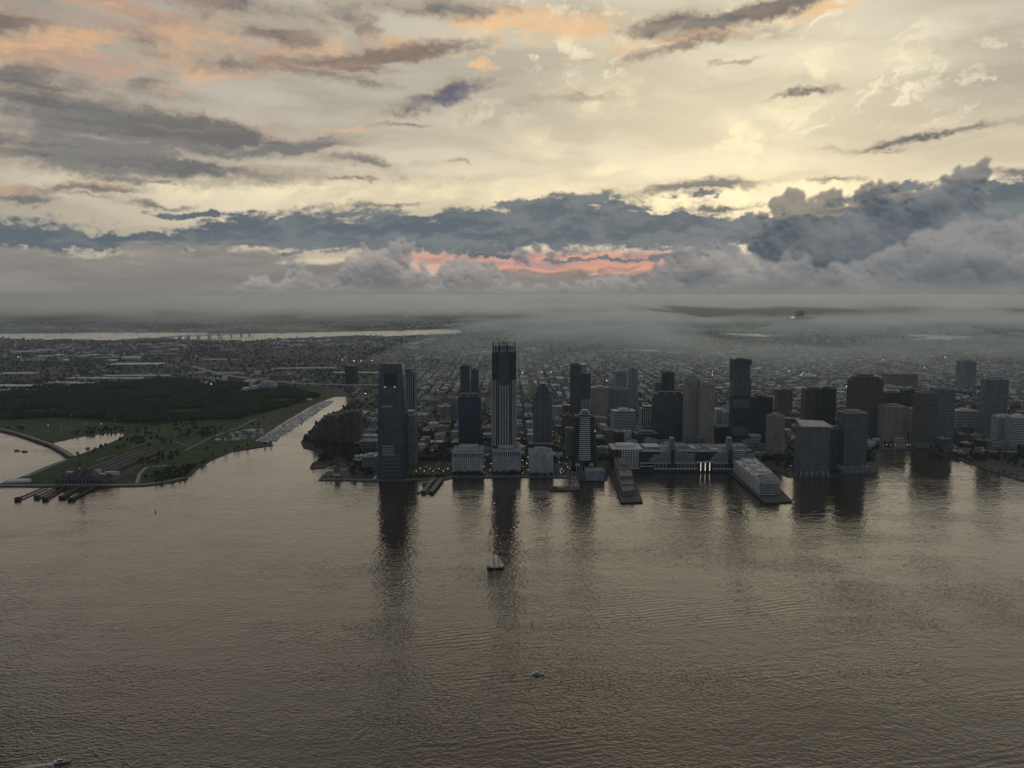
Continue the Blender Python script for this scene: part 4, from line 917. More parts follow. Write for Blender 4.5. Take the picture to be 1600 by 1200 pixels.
# --- pier with the hotel and pier with the terraced condominiums
def pier(name, label, pts, z=3.0, rail=True):
    p = gp(pts); c = (sum(q[0] for q in p) / len(p), sum(q[1] for q in p) / len(p)); root = empty(name, (c[0], c[1], 0), 0, label, 'pier'); q = [(x - c[0], y - c[1]) for x, y in p]
    if sum(q[i-1][0] * q[i][1] - q[i][0] * q[i-1][1] for i in range(len(q))) < 0: q = q[::-1]
    mb = MB(); mb.prism(q, z - 1.2, z, bottom=True); mb.build('deck', DECK, root)
    mb = MB(); mb.prism(grow(q, -1.0), -1.5, z - 1.2); mb.build('skirt', WOOD, root)
    mb = MB()
    for i in range(len(q)):
        a, b = Vector(q[i]), Vector(q[(i + 1) % len(q)]); L = (b - a).length; k = max(1, int(L / 7)); ang = math.atan2((b - a).y, (b - a).x)
        mb.box(*((a + b) / 2), z + 1.0, L, .15, .15, ang)
        for j in range(k): c_ = a + (b - a) * j / k; mb.box(c_.x, c_.y, z, .15, .15, 1.1); mb.bar((c_.x, c_.y, -1.5), (c_.x, c_.y, z - .2), .45, 5)
    stuffpart(mb.build('railing_and_piles', STONE, root)); return root, q, c
def rank(label, pts, h, terr, name, m, cat):
    """terraced block standing on a pier; pts: ground outline in photo positions"""
    p = [tuple(G(x, y, 3.0).xy) for x, y in pts]; c = (sum(q[0] for q in p) / 4, sum(q[1] for q in p) / 4); q = [Vector((x - c[0], y - c[1])) for x, y in p]
    root = empty(name, (c[0], c[1], 3.0), 0, label, cat)          # order: near left, near right, far right, far left
    return root, q
pier('hotel_pier', 'long pier running out under the terraced hotel, left of the basin', [(953, 738), (985, 738), (1004, 786), (970, 787)])
root, q = rank('terraced hotel on the long pier with planted roof', [(974, 776), (991, 775), (981, 738), (960, 738)], 30, 4, 'pier_hotel', TAN, 'hotel')
def lerpq(q, t): return q[0].lerp(q[3], t), q[1].lerp(q[2], t)
steps = [(0, .14, 12), (.14, .30, 17), (.30, .5, 26), (.5, 1.0, 31)]
for t0, t1, h in steps:
    a, b = lerpq(q, t0); d_, c_ = lerpq(q, t1); P = [tuple(a), tuple(b), tuple(c_), tuple(d_)]
    shaft(root, P, 0, h, 'band', fh=3.6, bh=1.5, bm='beige_precast'); roofkit(root, P, h, ROOFD if h > 26 else ROOFM, BEIGE, None, 3)
a, b = lerpq(q, .62); d_, c_ = lerpq(q, .95); mb = MB(); mb.prism([tuple(a.lerp(b, .15)), tuple(a.lerp(b, .85)), tuple(d_.lerp(c_, .85)), tuple(d_.lerp(c_, .15))], 31.3, 34); o = mb.build('penthouse', BROWN, root)
pier('condo_pier', 'broad concrete pier carrying the white terraced condominiums', [(1136, 738), (1180, 728), (1238, 785), (1195, 788)])
root, q = rank('white terraced condominium row with rounded end on the concrete pier', [(1192, 779), (1221, 775), (1178, 731), (1146, 737)], 30, 4, 'pier_condominiums', STONEW, 'apartment block')
for i, (t0, t1, h) in enumerate([(.1, .27, 27), (.285, .47, 28), (.485, .68, 26), (.695, .98, 25)]):
    a, b = lerpq(q, t0); d_, c_ = lerpq(q, t1); P = [tuple(a), tuple(b), tuple(c_), tuple(d_)]
    shaft(root, P, 0, h, 'stone', fh=3.3, bh=1.6, sp=5, pw=2.2); roofkit(root, P, h, ROOFL if i else ROOFM, STONEW, (.35, .35, 3), 5)
    for k in range(7):
        e = a.lerp(d_, (k + .5) / 7); mb = MB(); mb.box(e.x - 1, e.y, 2, 2.5, 5, h - 5, math.atan2((d_ - a).y, (d_ - a).x) - math.pi / 2); mb.build('bay', STONEW, root)
a, b = lerpq(q, .1); m_ = (a + b) / 2; wd = (b - a).length; ang = math.atan2((b - a).y, (b - a).x)
P = shift(bow(wd * .98, 10, 13, 12), m_.x, m_.y + 2, ang); shaft(root, P, 0, 25, 'band', fh=3.3, bh=1.4, bm='limestone'); roofkit(root, P, 25, ROOFM, STONEW, (.6, .5, 3), 3)

# ------------------------------------------------------------------ bulk meshes from arrays
def bulk(name, V, F, m, kind='stuff', label=None, parent=None):
    """V: (n, k, 3) copies of a k-vertex piece, F: (q, 4) or (q, 3) its faces"""
    n, k, _ = V.shape; q, c = F.shape
    me = bpy.data.meshes.new(name); me.vertices.add(n * k); me.vertices.foreach_set('co', V.reshape(-1).astype(np.float32))
    idx = (F[None] + (np.arange(n) * k)[:, None, None]).reshape(-1).astype(np.int32)
    me.loops.add(len(idx)); me.loops.foreach_set('vertex_index', idx); me.polygons.add(n * q)
    me.polygons.foreach_set('loop_start', np.arange(0, len(idx), c, dtype=np.int32)); me.polygons.foreach_set('loop_total', np.full(n * q, c, np.int32))
    me.materials.append(m); me.update(calc_edges=True); me.validate()
    return tag(obj(name, me, parent), label, None, None, kind)
BOXV = np.array([(-.5, -.5, 0), (.5, -.5, 0), (.5, .5, 0), (-.5, .5, 0), (-.5, -.5, 1), (.5, -.5, 1), (.5, .5, 1), (-.5, .5, 1)], np.float32)
BOXF = np.array([(0, 1, 5, 4), (1, 2, 6, 5), (2, 3, 7, 6), (3, 0, 4, 7), (4, 5, 6, 7)])
def boxes(arr):
    """arr rows: x, y, z, sx, sy, sz, rot"""
    a = np.array(arr, np.float32); c, s = np.cos(a[:, 6]), np.sin(a[:, 6])
    X = BOXV[None, :, 0] * a[:, 3:4]; Y = BOXV[None, :, 1] * a[:, 4:5]
    return np.stack([X * c[:, None] - Y * s[:, None] + a[:, 0:1], X * s[:, None] + Y * c[:, None] + a[:, 1:2], BOXV[None, :, 2] * a[:, 5:6] + a[:, 2:3]], -1)
bm_ = bmesh.new(); bmesh.ops.create_icosphere(bm_, subdivisions=2, radius=1.0)
ICO_V = np.array([v.co[:] for v in bm_.verts], np.float32); ICO_F = np.array([[v.index for v in f.verts] for f in bm_.faces]); bm_.free()
bm_ = bmesh.new(); bmesh.ops.create_icosphere(bm_, subdivisions=1, radius=1.0)
ICO1_V = np.array([v.co[:] for v in bm_.verts], np.float32); ICO1_F = np.array([[v.index for v in f.verts] for f in bm_.faces]); bm_.free()
def crowns(pts, seed, lo=False):
    """pts rows: x, y, z of ground, radius, height -> uneven crown shapes"""
    rg = np.random.RandomState(seed); a = np.array(pts, np.float32); n = len(a); B = ICO1_V if lo else ICO_V
    j = 1 + (rg.rand(n, len(B), 1) - .5) * .75
    V = B[None] * j * np.stack([a[:, 3], a[:, 3], a[:, 4] * .5], -1)[:, None]
    V[..., 0] += a[:, 0:1]; V[..., 1] += a[:, 1:2]; V[..., 2] += (a[:, 2] + a[:, 4] * .62)[:, None]
    return V, (ICO1_F if lo else ICO_F)
def project(x, y, z):
    c, s = math.cos(PITCH), math.sin(PITCH); dz = z - CAM_H; f = y * c - dz * s; u = y * s + dz * c
    return 800 + F_PX * x / f, 600 - F_PX * u / f
def blocked(x, y, r=8):
    return any(a - r < x < c + r and b - r < y < d + r for a, b, c, d in OCC)

# ------------------------------------------------------------------ low city behind the towers
WALLS = [('brown brick', BROWN), ('tan brick', TAN), ('grey', GREYW), ('pale', STONEW), ('beige', BEIGE), ('dark', DARKW)]
ROOFS = [('white', mat('white_membrane', (.62, .62, .6), .7, .2, .1)), ('grey', ROOFM), ('black', ROOFD)]
def lowrise(wn, wm, rn, rm, k):
    root = empty('lowrise_building', (0, 0, -500), 0, 'low %s building with %s flat roof in the streets behind the towers' % (wn, rn), 'building', 'low %s buildings with %s roofs' % (wn, rn))
    mb = MB(); mb.prism(rect(1, 1), 0, 1); mb.build('wall', wm, root)
    mb = MB(); mb.prism(rect(.95, .95), 1.0, 1.015); mb.build('roof', rm, root)
    mb = MB(); g0, g1 = rect(1.02, 1.02), rect(.95, .95)
    mb.faces([(x, y, .95) for x, y in g0] + [(x, y, 1.07) for x, y in g0] + [(x, y, 1.07) for x, y in g1] + [(x, y, 1.0) for x, y in g1], [f for i in range(4) for f in ((i, (i+1)%4, 4+(i+1)%4, 4+i), (4+i, 4+(i+1)%4, 8+(i+1)%4, 8+i), (8+i, 8+(i+1)%4, 12+(i+1)%4, 12+i))])
    mb.build('parapet', wm if k % 2 else CONC, root)
    rg = random.Random(k)
    for u in range(2):
        mb = MB(); mb.box(rg.uniform(-.3, .3), rg.uniform(-.3, .3), 1.015, rg.uniform(.12, .3), rg.uniform(.12, .3), rg.uniform(.1, .25)); mb.build('roof_unit', METAL if u else wm, root)
    mb = MB()
    for zf in (.12, .42, .70):
        for i in range(5):
            mb.box(-.4 + .2 * i, -.5, zf, .10, .02, .16)
            for s in (-1, 1): mb.box(s * .5, -.4 + .2 * i, zf, .02, .10, .16)
    stuffpart(mb.build('window_rows', PLANE_WIN, root))
    return root
def city():
    rg = random.Random(21); cand = []
    x = -900
    while x < 2600:
        y = 1790
        while y < 5200:
            if rg.random() < .07: y += 130; continue           # a square left open
            for col in (0, 1):
                yy = y + 8
                while yy < y + 116:
                    big = rg.random() < (.22 if yy < 2700 else .10)
                    d = rg.uniform(16, 40) if big else rg.uniform(7, 15); w = rg.uniform(24, 34) if big else rg.uniform(14, 26)
                    if rg.random() < .12: yy += d; continue
                    cx = x + (16 if col == 0 else 52) + rg.uniform(-2, 2); cy = yy + d / 2
                    h = rg.uniform(12, 30) if big and yy < 2900 else rg.uniform(7, 14)
                    yy += d + rg.choice((0.4, 0.4, 1.5, 4))
                    px, py = project(cx, cy, 8)
                    if not (-20 < px < 1620) or px < 556 + max(0, 640 - py) * .6 or not on_land(cx, cy) or not on_land(cx + 18, cy - 22) or not on_land(cx - 18, cy - 22) or blocked(cx, cy, max(w, d) * .5): continue
                    if py < 640 and px < 640: continue
                    if cy < 1990 and 636 < px < 712: continue
                    if cy < 1960 and 868 < px < 905: continue
                    if px > 1195 and cy < 1950: continue
                    cand.append((cx, cy, w, d, h))
            y += 132
        x += 82
    def seen(cx, cy, h):
        for a, b, c, d in OCC:
            if b < cy - 5:
                t = b / cy; xx = cx * t
                if a < xx < c and CAM_H - (CAM_H - h) * t < 60: return False
        return True
    cand.sort(key=lambda q: -(q[2] * (q[4] + q[3] * .35) / q[1] ** 2) * (1 if seen(q[0], q[1], q[4]) else .15))
    protos = [lowrise(wn, wm, rn, rm, i * 3 + j) for i, (wn, wm) in enumerate(WALLS) for j, (rn, rm) in enumerate(ROOFS)]
    used = set(); NI = 300
    for i, (cx, cy, w, d, h) in enumerate(cand[:NI]):
        k = rg.randrange(len(protos)); o = protos[k] if k not in used else copy_tree(protos[k]); used.add(k)
        o.location = (cx, cy, LZ); o.scale = (w, d, h)
    for k, p in enumerate(protos):
        if k not in used:
            for c in list(p.children): bpy.data.objects.remove(c)
            bpy.data.objects.remove(p)
    rest = cand[NI:]
    wallm = palette_mat('town_walls', [(.14, .105, .088), (.22, .18, .15), (.27, .27, .27), (.38, .36, .33), (.10, .10, .105), (.50, .48, .45)])
    roofm = palette_mat('town_roofs', [(.07, .07, .07), (.15, .15, .15), (.30, .30, .295), (.56, .56, .54), (.10, .10, .10), (.06, .06, .06), (.84, .83, .80)])
    print('city', len(cand))
    bulk('town_walls', boxes([(a, b, LZ, w, d, h, 0) for a, b, w, d, h in rest]), BOXF, wallm, label='rows of small town houses stretching away behind the towers')
    bulk('town_roofs', boxes([(a, b, LZ + h, w * .96, d * .96, .5, 0) for a, b, w, d, h in rest] + [(a + w * .2, b, LZ + h + .5, w * .25, d * .3, 2.2, 0) for a, b, w, d, h in rest[::2]]), BOXF, roofm, label='pale and dark flat roofs of the town houses')
    # streets between the blocks
    mb = MB()
    x = -900
    st = []
    while x < 2600:
        for k in range(26):
            y0 = 1800 + k * 132
            if on_land(x - 7, y0) and on_land(x - 7, y0 + 132) and project(x, y0, 0)[0] > 600: mb.faces([(x - 13, y0, LZ + .06), (x - 1, y0, LZ + .06), (x - 1, y0 + 132, LZ + .06), (x - 13, y0 + 132, LZ + .06)], [(0, 1, 2, 3)])
        x += 82
    tag(mb.build('street', ASPH), 'straight asphalt streets running back between the blocks', None, None, 'structure')
    # far suburbs, warehouses and yards
    far = []
    rg2 = np.random.RandomState(9)
    for i in range(23000):
        Y = 3000 + 9000 * rg2.rand() ** 1.15; X = (rg2.rand() * 2 - 1) * Y * .66
        if not on_land(X, Y): continue
        px, py = project(X, Y, 0)
        if Y < 5200 and px > 560 and -900 < X < 2600: continue
        if inside((px, py), PARK_PX) or blocked(X, Y, 15): continue
        dens = math.sin(X * .0021 + 1.3) * math.sin(Y * .0017 + X * .0006) + .25 * math.sin(X * .009) * math.sin(Y * .008)
        if dens < .06 and rg2.rand() < .93: continue
        if math.sin(X * .0007 + Y * .0011) > .55 and rg2.rand() < .8: continue
        if px < 560 and py > 565 and rg2.rand() < .8: continue
        if rg2.rand() < .09: far.append((X, Y, LZ, 40 + 90 * rg2.rand(), 30 + 60 * rg2.rand(), 8 + 5 * rg2.rand(), rg2.rand() * .3))
        else: far.append((X, Y, LZ, 9 + 14 * rg2.rand(), 9 + 14 * rg2.rand(), 6 + 7 * rg2.rand() + (12 if rg2.rand() < .04 else 0), rg2.rand() * .4))
    print('far', len(far))
    bulk('far_houses', boxes(far), BOXF, wallm, label='hazy far suburbs of small houses and sheds')
    bulk('far_roofs', boxes([(a, b, c + h, w * .97, d * .97, .6, r) for a, b, c, w, d, h, r in far]), BOXF, roofm, label='roofs of the hazy far suburbs')
for i, pts in enumerate([[(640, 612), (720, 600), (830, 592), (960, 588)], [(900, 548), (1040, 552), (1200, 566), (1330, 580), (1420, 600)], [(1060, 600), (1200, 592), (1340, 600), (1480, 620), (1600, 640)], [(560, 556), (700, 552), (860, 556), (1000, 566)], [(60, 560), (200, 556), (330, 560), (480, 570)], [(1240, 560), (1400, 556), (1600, 566)], [(980, 536), (1150, 540), (1300, 548)], [(120, 576), (260, 572), (340, 584)]]):
    strip('far_road', pts, 34, LZ + .3 + .05 * i, mat('pale_road', (.2, .195, .19), .85, .3, .01))
PARK_PX = [(-50, 770), (300, 745), (430, 695), (545, 615), (480, 600), (420, 602), (380, 606), (330, 603), (240, 597), (100, 607), (-50, 620)]
city()

# ------------------------------------------------------------------ trees
def tree_proto(k):
    rg = random.Random(100 + k); h = rg.uniform(10, 13); r = h * rg.uniform(.36, .46)
    tr = MB(); tr.bar((0, 0, 0), (0, 0, h * .5), .38, 6, r2=.2)
    for i in range(4):
        a = i * 1.57 + rg.random(); tr.bar((0, 0, h * (.28 + .06 * i)), (math.cos(a) * r * .6, math.sin(a) * r * .6, h * (.55 + .06 * i)), .16, 5, r2=.06)
    cr = MB()
    for i in range(150):
        t = rg.random() * 6.283; q = rg.random() ** .45; u = rg.uniform(-1, 1); e = math.sqrt(1 - u * u)
        lump = 1 + .22 * math.sin(3 * t + k) * math.cos(2.3 * u * 3 + k)
        c = Vector((math.cos(t) * e * r * q * lump, math.sin(t) * e * r * q * lump, h * .62 + u * q * h * .36 * lump)); s = rg.uniform(.55, 1.25)
        a = Vector((rg.gauss(0, 1), rg.gauss(0, 1), rg.gauss(0, 1) + .6)).normalized(); b1 = a.orthogonal().normalized() * s; b2 = a.cross(b1)
        cr.faces([tuple(c + b1), tuple(c + b2 * .8), tuple(c - b1), tuple(c - b2 * .8), tuple(c + a * s * .5)], [(0, 1, 4), (1, 2, 4), (2, 3, 4), (3, 0, 4)])
    return tr.mesh('trunk', BARK), cr.mesh('crown', LEAF)
TREES = [tree_proto(k) for k in range(5)]; NT_ = [0]
def tree(x, y, z, s, label, group, rg=random):
    t, c = TREES[rg.randrange(5)]; o = empty('broadleaf_tree', (x, y, z), rg.random() * 6.28, label, 'tree', group); o.scale = (s, s, s * rg.uniform(.85, 1.15))
    obj('trunk', t, o); obj('crown', c, o); NT_[0] += 1
def trees_along(pts, n, jit, label, group, s=(.8, 1.15), seed=1):
    rg = random.Random(seed); P = [G(*p, LZ) for p in pts]; L = [0]
    for a, b in zip(P, P[1:]): L.append(L[-1] + (b - a).length)
    for i in range(n):
        t = (i + rg.uniform(-.3, .3) + .5) / n * L[-1]; k = max(j for j in range(len(L) - 1) if L[j] <= t) if t > 0 else 0
        p = P[k].lerp(P[k + 1], (t - L[k]) / max(1e-6, L[k + 1] - L[k])); x, y = p.x + rg.gauss(0, jit), p.y + rg.gauss(0, jit)
        if on_land(x, y) and on_land(x, y - 5) and not blocked(x, y, -3): tree(x, y, LZ, rg.uniform(*s), label, group, rg)
def trees_in(poly, n, label, group, s=(.8, 1.2), seed=1):
    rg = random.Random(seed); xs = [p[0] for p in poly]; ys = [p[1] for p in poly]; c = 0; it = 0
    while c < n and it < n * 40:
        it += 1; px, py = rg.uniform(min(xs), max(xs)), rg.uniform(min(ys), max(ys))
        if not inside((px, py), poly): continue
        p = G(px, py, LZ)
        if on_land(p.x, p.y) and on_land(p.x, p.y - 6) and not blocked(p.x, p.y, -2): tree(p.x, p.y, LZ, rg.uniform(*s), label, group, rg); c += 1
qg = 'trees along the quay'
trees_along([(707, 744), (754, 743.5)], 13, 1.2, 'leafy tree in the row before the pale stone block with attic windows', qg, (.75, .95), 2)
trees_along([(770, 743), (814, 742.5)], 12, 1.2, 'leafy tree in the row before the finned tower podium', qg, (.75, .95), 3)
trees_along([(828, 744), (864, 744)], 10, 1.0, 'leafy tree in the row before the square-windowed pale block', qg, (.55, .75), 4)
trees_along([(640, 748), (694, 746.5)], 14, 3, 'dark tree in the quay garden beside the ferry dock', qg, (.6, .9), 5)
trees_in([(545, 728), (590, 715), (587, 745), (548, 748)], 26, 'dark tree in the grove left of the notched glass tower', 'trees of the grove by the notched tower', (.9, 1.3), 6)
trees_in([(476, 692), (500, 690), (560, 696), (566, 710), (545, 720), (522, 712), (505, 706), (478, 699)], 44, 'dark tree on the wooded point below the stepped brown buildings', 'trees on the wooded point', (.9, 1.35), 7)
trees_along([(487, 729), (503, 717), (512, 711)], 8, 2, 'shore tree on the small grassy spit', 'trees on the grassy spit', (.5, .8), 8)
trees_along([(506, 748), (545, 749)], 5, 2, 'small tree on the lawn round the clock', 'trees on the clock lawn', (.4, .6), 9)
trees_along([(240, 757), (290, 745), (300, 735), (335, 714), (370, 702), (425, 694)], 26, 4, 'shore tree along the park edge', 'trees along the park shore', (.5, .95), 10)
trees_in([(110, 705), (120, 703), (160, 696), (170, 700), (140, 712), (122, 716)], 8, 'tree clump where the causeway lands', 'trees by the causeway end', (.7, 1.1), 11)
trees_in([(170, 690), (230, 668), (330, 655), (330, 672), (280, 690), (225, 702), (180, 704)], 40, 'park tree on the lawn behind the train shed', 'trees on the park lawn', (.6, 1.1), 12)
trees_in([(1205, 722), (1232, 718), (1246, 734), (1216, 735)], 16, 'dark tree between the condo pier and slanted-roof office', 'trees behind the condo pier', (.8, 1.2), 13)
trees_along([(1300, 742), (1318, 739)], 5, 2, 'tree at the foot of the grey-green apartment tower', 'trees at the quay apartments', (.7, 1.0), 14)
trees_in([(1424, 690), (1440, 682), (1440, 700), (1426, 702)], 9, 'tree beside the low pale building at the right basin', 'trees at the basin head', (.9, 1.3), 15)
trees_along([(1445, 700), (1490, 714), (1545, 732), (1600, 750)], 26, 3.5, 'scrubby tree along the dark bank at the lower right', 'trees on the right bank', (.35, .7), 16)
trees_in([(1500, 690), (1560, 690), (1600, 715), (1600, 735), (1560, 722), (1510, 708)], 34, 'tree in the green strip before the banded apartments', 'trees before the banded apartments', (.7, 1.2), 17)
trees_in([(868, 726), (905, 722), (912, 745), (870, 744)], 10, 'small plaza tree among the parked cars', 'trees in the car park plaza', (.35, .55), 18)
print('trees', NT_[0])
def woods():
    rg = np.random.RandomState(3); A = []; B = []; C = []
    poly = [(-40, 622), (60, 606), (160, 603), (260, 594), (340, 598), (400, 603), (470, 612), (500, 620), (455, 634), (420, 642), (370, 655), (320, 656), (262, 660), (200, 662), (150, 655), (90, 652), (0, 655), (-40, 652)]
    for i in range(60000):
        px, py = rg.uniform(-40, 505), rg.uniform(593, 664)
        if not inside((px, py), poly): continue
        p = G(px, py, LZ)
        if rg.rand() > (p.y / 3800) ** 2.2 * .8: continue
        if math.sin(p.x * .013) * math.sin(p.y * .011) > .62: continue
        r = rg.uniform(3.5, 6.5); A.append((p.x, p.y, LZ, r, rg.uniform(8, 15)))
    # scrub inside the park and street trees in the town
    for i in range(2600):
        px, py = rg.uniform(0, 440), rg.uniform(640, 756); p = G(px, py, LZ)
        if inside((px, py), [(0, 668), (100, 665), (230, 655), (330, 660), (400, 650), (430, 650), (380, 680), (340, 690), (290, 745), (250, 752), (180, 735), (250, 705), (200, 690), (125, 680)]) and on_land(p.x, p.y) and math.sin(p.x * .021 + 1) * math.sin(p.y * .017) > .15:
            B.append((p.x, p.y, LZ, rg.uniform(2, 4.2), rg.uniform(4, 9)))
    for i in range(36000):
        Y = 1900 + 10000 * rg.rand() ** 1.5; X = (rg.rand() * 2 - 1) * Y * .66; px, py = project(X, Y, 0)
        if not on_land(X, Y) or blocked(X, Y, 4) or inside((px, py), PARK_PX) or px < 470 and py > 640: continue
        if not on_land(X, Y - 25): continue
        g = math.sin(X * .0021 + 1.3) * math.sin(Y * .0017 + X * .0006)
        if g > .1 and rg.rand() < .5: continue
        if g < -.1 and math.sin(X * .006) * math.sin(Y * .005) < .1 and rg.rand() < .5: continue
        C.append((X, Y, LZ, rg.uniform(3, 6) * (1 + Y / 14000), rg.uniform(6, 12)))
    print('woods', len(A), len(B), len(C))
    V, F = crowns(A, 1); bulk('woodland', V, F, LEAF, label='dense dark wood filling the middle of the park')
    V, F = crowns(B, 2); bulk('park_scrub', V, F, LEAF, label='scrub and bushes scattered over the park')
    V, F = crowns(C, 3, True); bulk('street_tree_canopy', V, F, LEAF, label='distant street trees and copses between the houses')
woods()

# ------------------------------------------------------------------ old rail terminal and its slips on the left shore
def terminal():
    Y0 = G(125, 757, LZ).y; X = lambda px, py=752: At(px, py, Y0).x
    cx = X(122); root = empty('rail_terminal', (cx, Y0 + 22, LZ), 0, 'old dark brick rail terminal with turrets and steep roof on the left shore', 'terminal building'); OCC.append((X(70), Y0 - 5, X(180), Y0 + 60)); L = lambda px: X(px) - cx
    mb = MB(); mb.box(L(122), 0, 0, L(160) - L(84), 40, 13); mb.build('wall', BROWN, root)
    a, b = L(104), L(142)
    mb = MB(); mb.faces([(a, -21, 13), (b, -21, 13), (b, 21, 13), (a, 21, 13), (a + 8, 0, 27), (b - 8, 0, 27)], [(0, 1, 5, 4), (1, 2, 5), (2, 3, 4, 5), (3, 0, 4)]); mb.build('steep_roof', mat('slate', (.05, .05, .055), .7, .3, .3), root)
    for px in (92, 152):
        mb = MB(); x0, x1 = L(px - 10), L(px + 10); mb.faces([(x0, -21, 13), (x1, -21, 13), (x1, 21, 13), (x0, 21, 13), (x0 + 3, 0, 19), (x1 - 3, 0, 19)], [(0, 1, 5, 4), (1, 2, 5), (2, 3, 4, 5), (3, 0, 4)]); mb.build('side_roof', MATS['slate'], root)
    mb = MB(); mb.box(L(122), -10, 20, 7, 7, 18); mb.build('clock_turret', BROWN, root); mb = MB(); mb.prism(shift(rect(8, 8), L(122), -10), 38, 50, top=shift(rect(.4, .4), L(122), -10)); mb.build('turret_spire', MATS['slate'], root)
    mb = MB(); mb.bar((L(122), -14.2, 32), (L(122), -13.4, 32), 2.2, 12); mb.build('clock_face', WHITE, root)
    for k in range(5):
        px = 100 + k * 11; mb = MB(); x = L(px); mb.faces([(x - 4, -21.5, 13), (x + 4, -21.5, 13), (x, -21.5, 21), (x - 4, -8, 13), (x + 4, -8, 13), (x, -8, 21)], [(0, 1, 2), (0, 2, 5, 3), (1, 4, 5, 2)]); mb.build('gable', BROWN, root)
    for k in range(14):
        mb = MB(); mb.box(L(87 + k * 5.4), -20.4, 2.5, 3, 1, 6); mb.build('window', PLANE_WIN, root)
    for (p, q, yy) in ((90, 115, 14), (152, 173, 14), (128, 136, 34), (150, 159, -4)):
        mb = MB(); mb.box((L(p) + L(q)) / 2, yy, 13, L(q) - L(p), 5, 6.4); mb.build('skylight', mat('white_canopy', (.6, .6, .58), .6, .15), root)
    # low train shed behind
    pts = [(122, 744), (168, 745), (258, 705), (213, 706)]; p = [tuple(G(*q, LZ).xy) for q in pts]; c = (sum(q[0] for q in p) / 4, sum(q[1] for q in p) / 4); q = [Vector((x - c[0], y - c[1])) for x, y in p]
    sh = empty('train_shed', (c[0], c[1], LZ), 0, 'broad low dark train shed roofs running back from the rail terminal', 'train shed'); n = 14
    for k in range(n):
        t0, t1 = k / n, (k + .9) / n; tm = (t0 + t1) / 2
        A, B = q[0].lerp(q[1], t0), q[0].lerp(q[1], t1); Dd, Cc = q[3].lerp(q[2], t0), q[3].lerp(q[2], t1); M, N = q[0].lerp(q[1], tm), q[3].lerp(q[2], tm)
        mb = MB(); mb.faces([(*A, 5), (*B, 5), (*M, 7), (*Dd, 5), (*Cc, 5), (*N, 7), (*A, 0), (*B, 0), (*Cc, 0), (*Dd, 0)], [(0, 1, 2), (0, 2, 5, 3), (2, 1, 4, 5), (3, 5, 4), (6, 7, 1, 0), (7, 8, 4, 1), (9, 6, 0, 3)]); mb.build('shed_roof', mat('shed_tar', (.045, .045, .05), .75, .35, .05), sh)
        if k % 4 == 0:
            mb = MB(); mb.bar((*M, 7.2), (*N, 7.2), .5, 4); mb.build('ridge_vent', GREYW, sh)
    OCC.append((min(v[0] for v in p), min(v[1] for v in p), max(v[0] for v in p), max(v[1] for v in p)))
    strip('parking_road', [(175, 752), (215, 730), (262, 708), (300, 692)], 12, LZ + .17, ASPH)
    # finger piers with timber racks
    for i, ((x0, y0), (x1, y1)) in enumerate([((75, 761.5), (28, 781.5)), ((92, 762), (58, 778.5)), ((104, 762), (71, 781.5)), ((125, 762), (98, 779)), ((152, 761), (112, 782))]):
        a, b = G(x0, y0), G(x1, y1); c = (a + b) / 2; d = b - a; L_ = d.length; ang = math.atan2(d.y, d.x); names = ['leftmost', 'second from left', 'middle', 'fourth from left', 'rightmost and widest']
        r = empty('ferry_slip_pier', (c.x, c.y, 0), ang, '%s of the five dark timber slip piers below the rail terminal' % names[i], 'pier', 'old ferry slip piers'); wd = 5 if i < 3 else 8
        mb = MB(); mb.box(0, 0, 2.4, L_, wd, .8, bottom=True); mb.build('deck', WOOD, r)
        mb = MB(); k = int(L_ / 4)
        for j in range(k + 1):
            for s in (-1, 1): mb.bar((-L_/2 + L_ * j / k, s * wd * .45, -2), (-L_/2 + L_ * j / k, s * wd * .45, 3.6 + (j * 7 % 5) * .5), .4, 5)
        stuffpart(mb.build('piles', WOOD, r)); mb = MB(); mb.box(L_ / 2, 0, -1, 8, wd + 4, 6.5); mb.build('end_rack', WOOD, r)
    mb = MB(); p = G(28, 753, LZ); r = empty('event_tent', (p.x, p.y, LZ), R(8), 'long white tent on the tip of the left shore', 'tent')
    mb.box(0, 0, 0, 46, 14, 4); mb.build('side_wall', WHITE, r); mb = MB(); mb.faces([(-23.5, -7.5, 4), (23.5, -7.5, 4), (23.5, 7.5, 4), (-23.5, 7.5, 4), (-23.5, 0, 7), (23.5, 0, 7)], [(0, 1, 5, 4), (2, 3, 4, 5), (1, 2, 5), (3, 0, 4)]); mb.build('tent_roof', WHITE, r)
terminal()

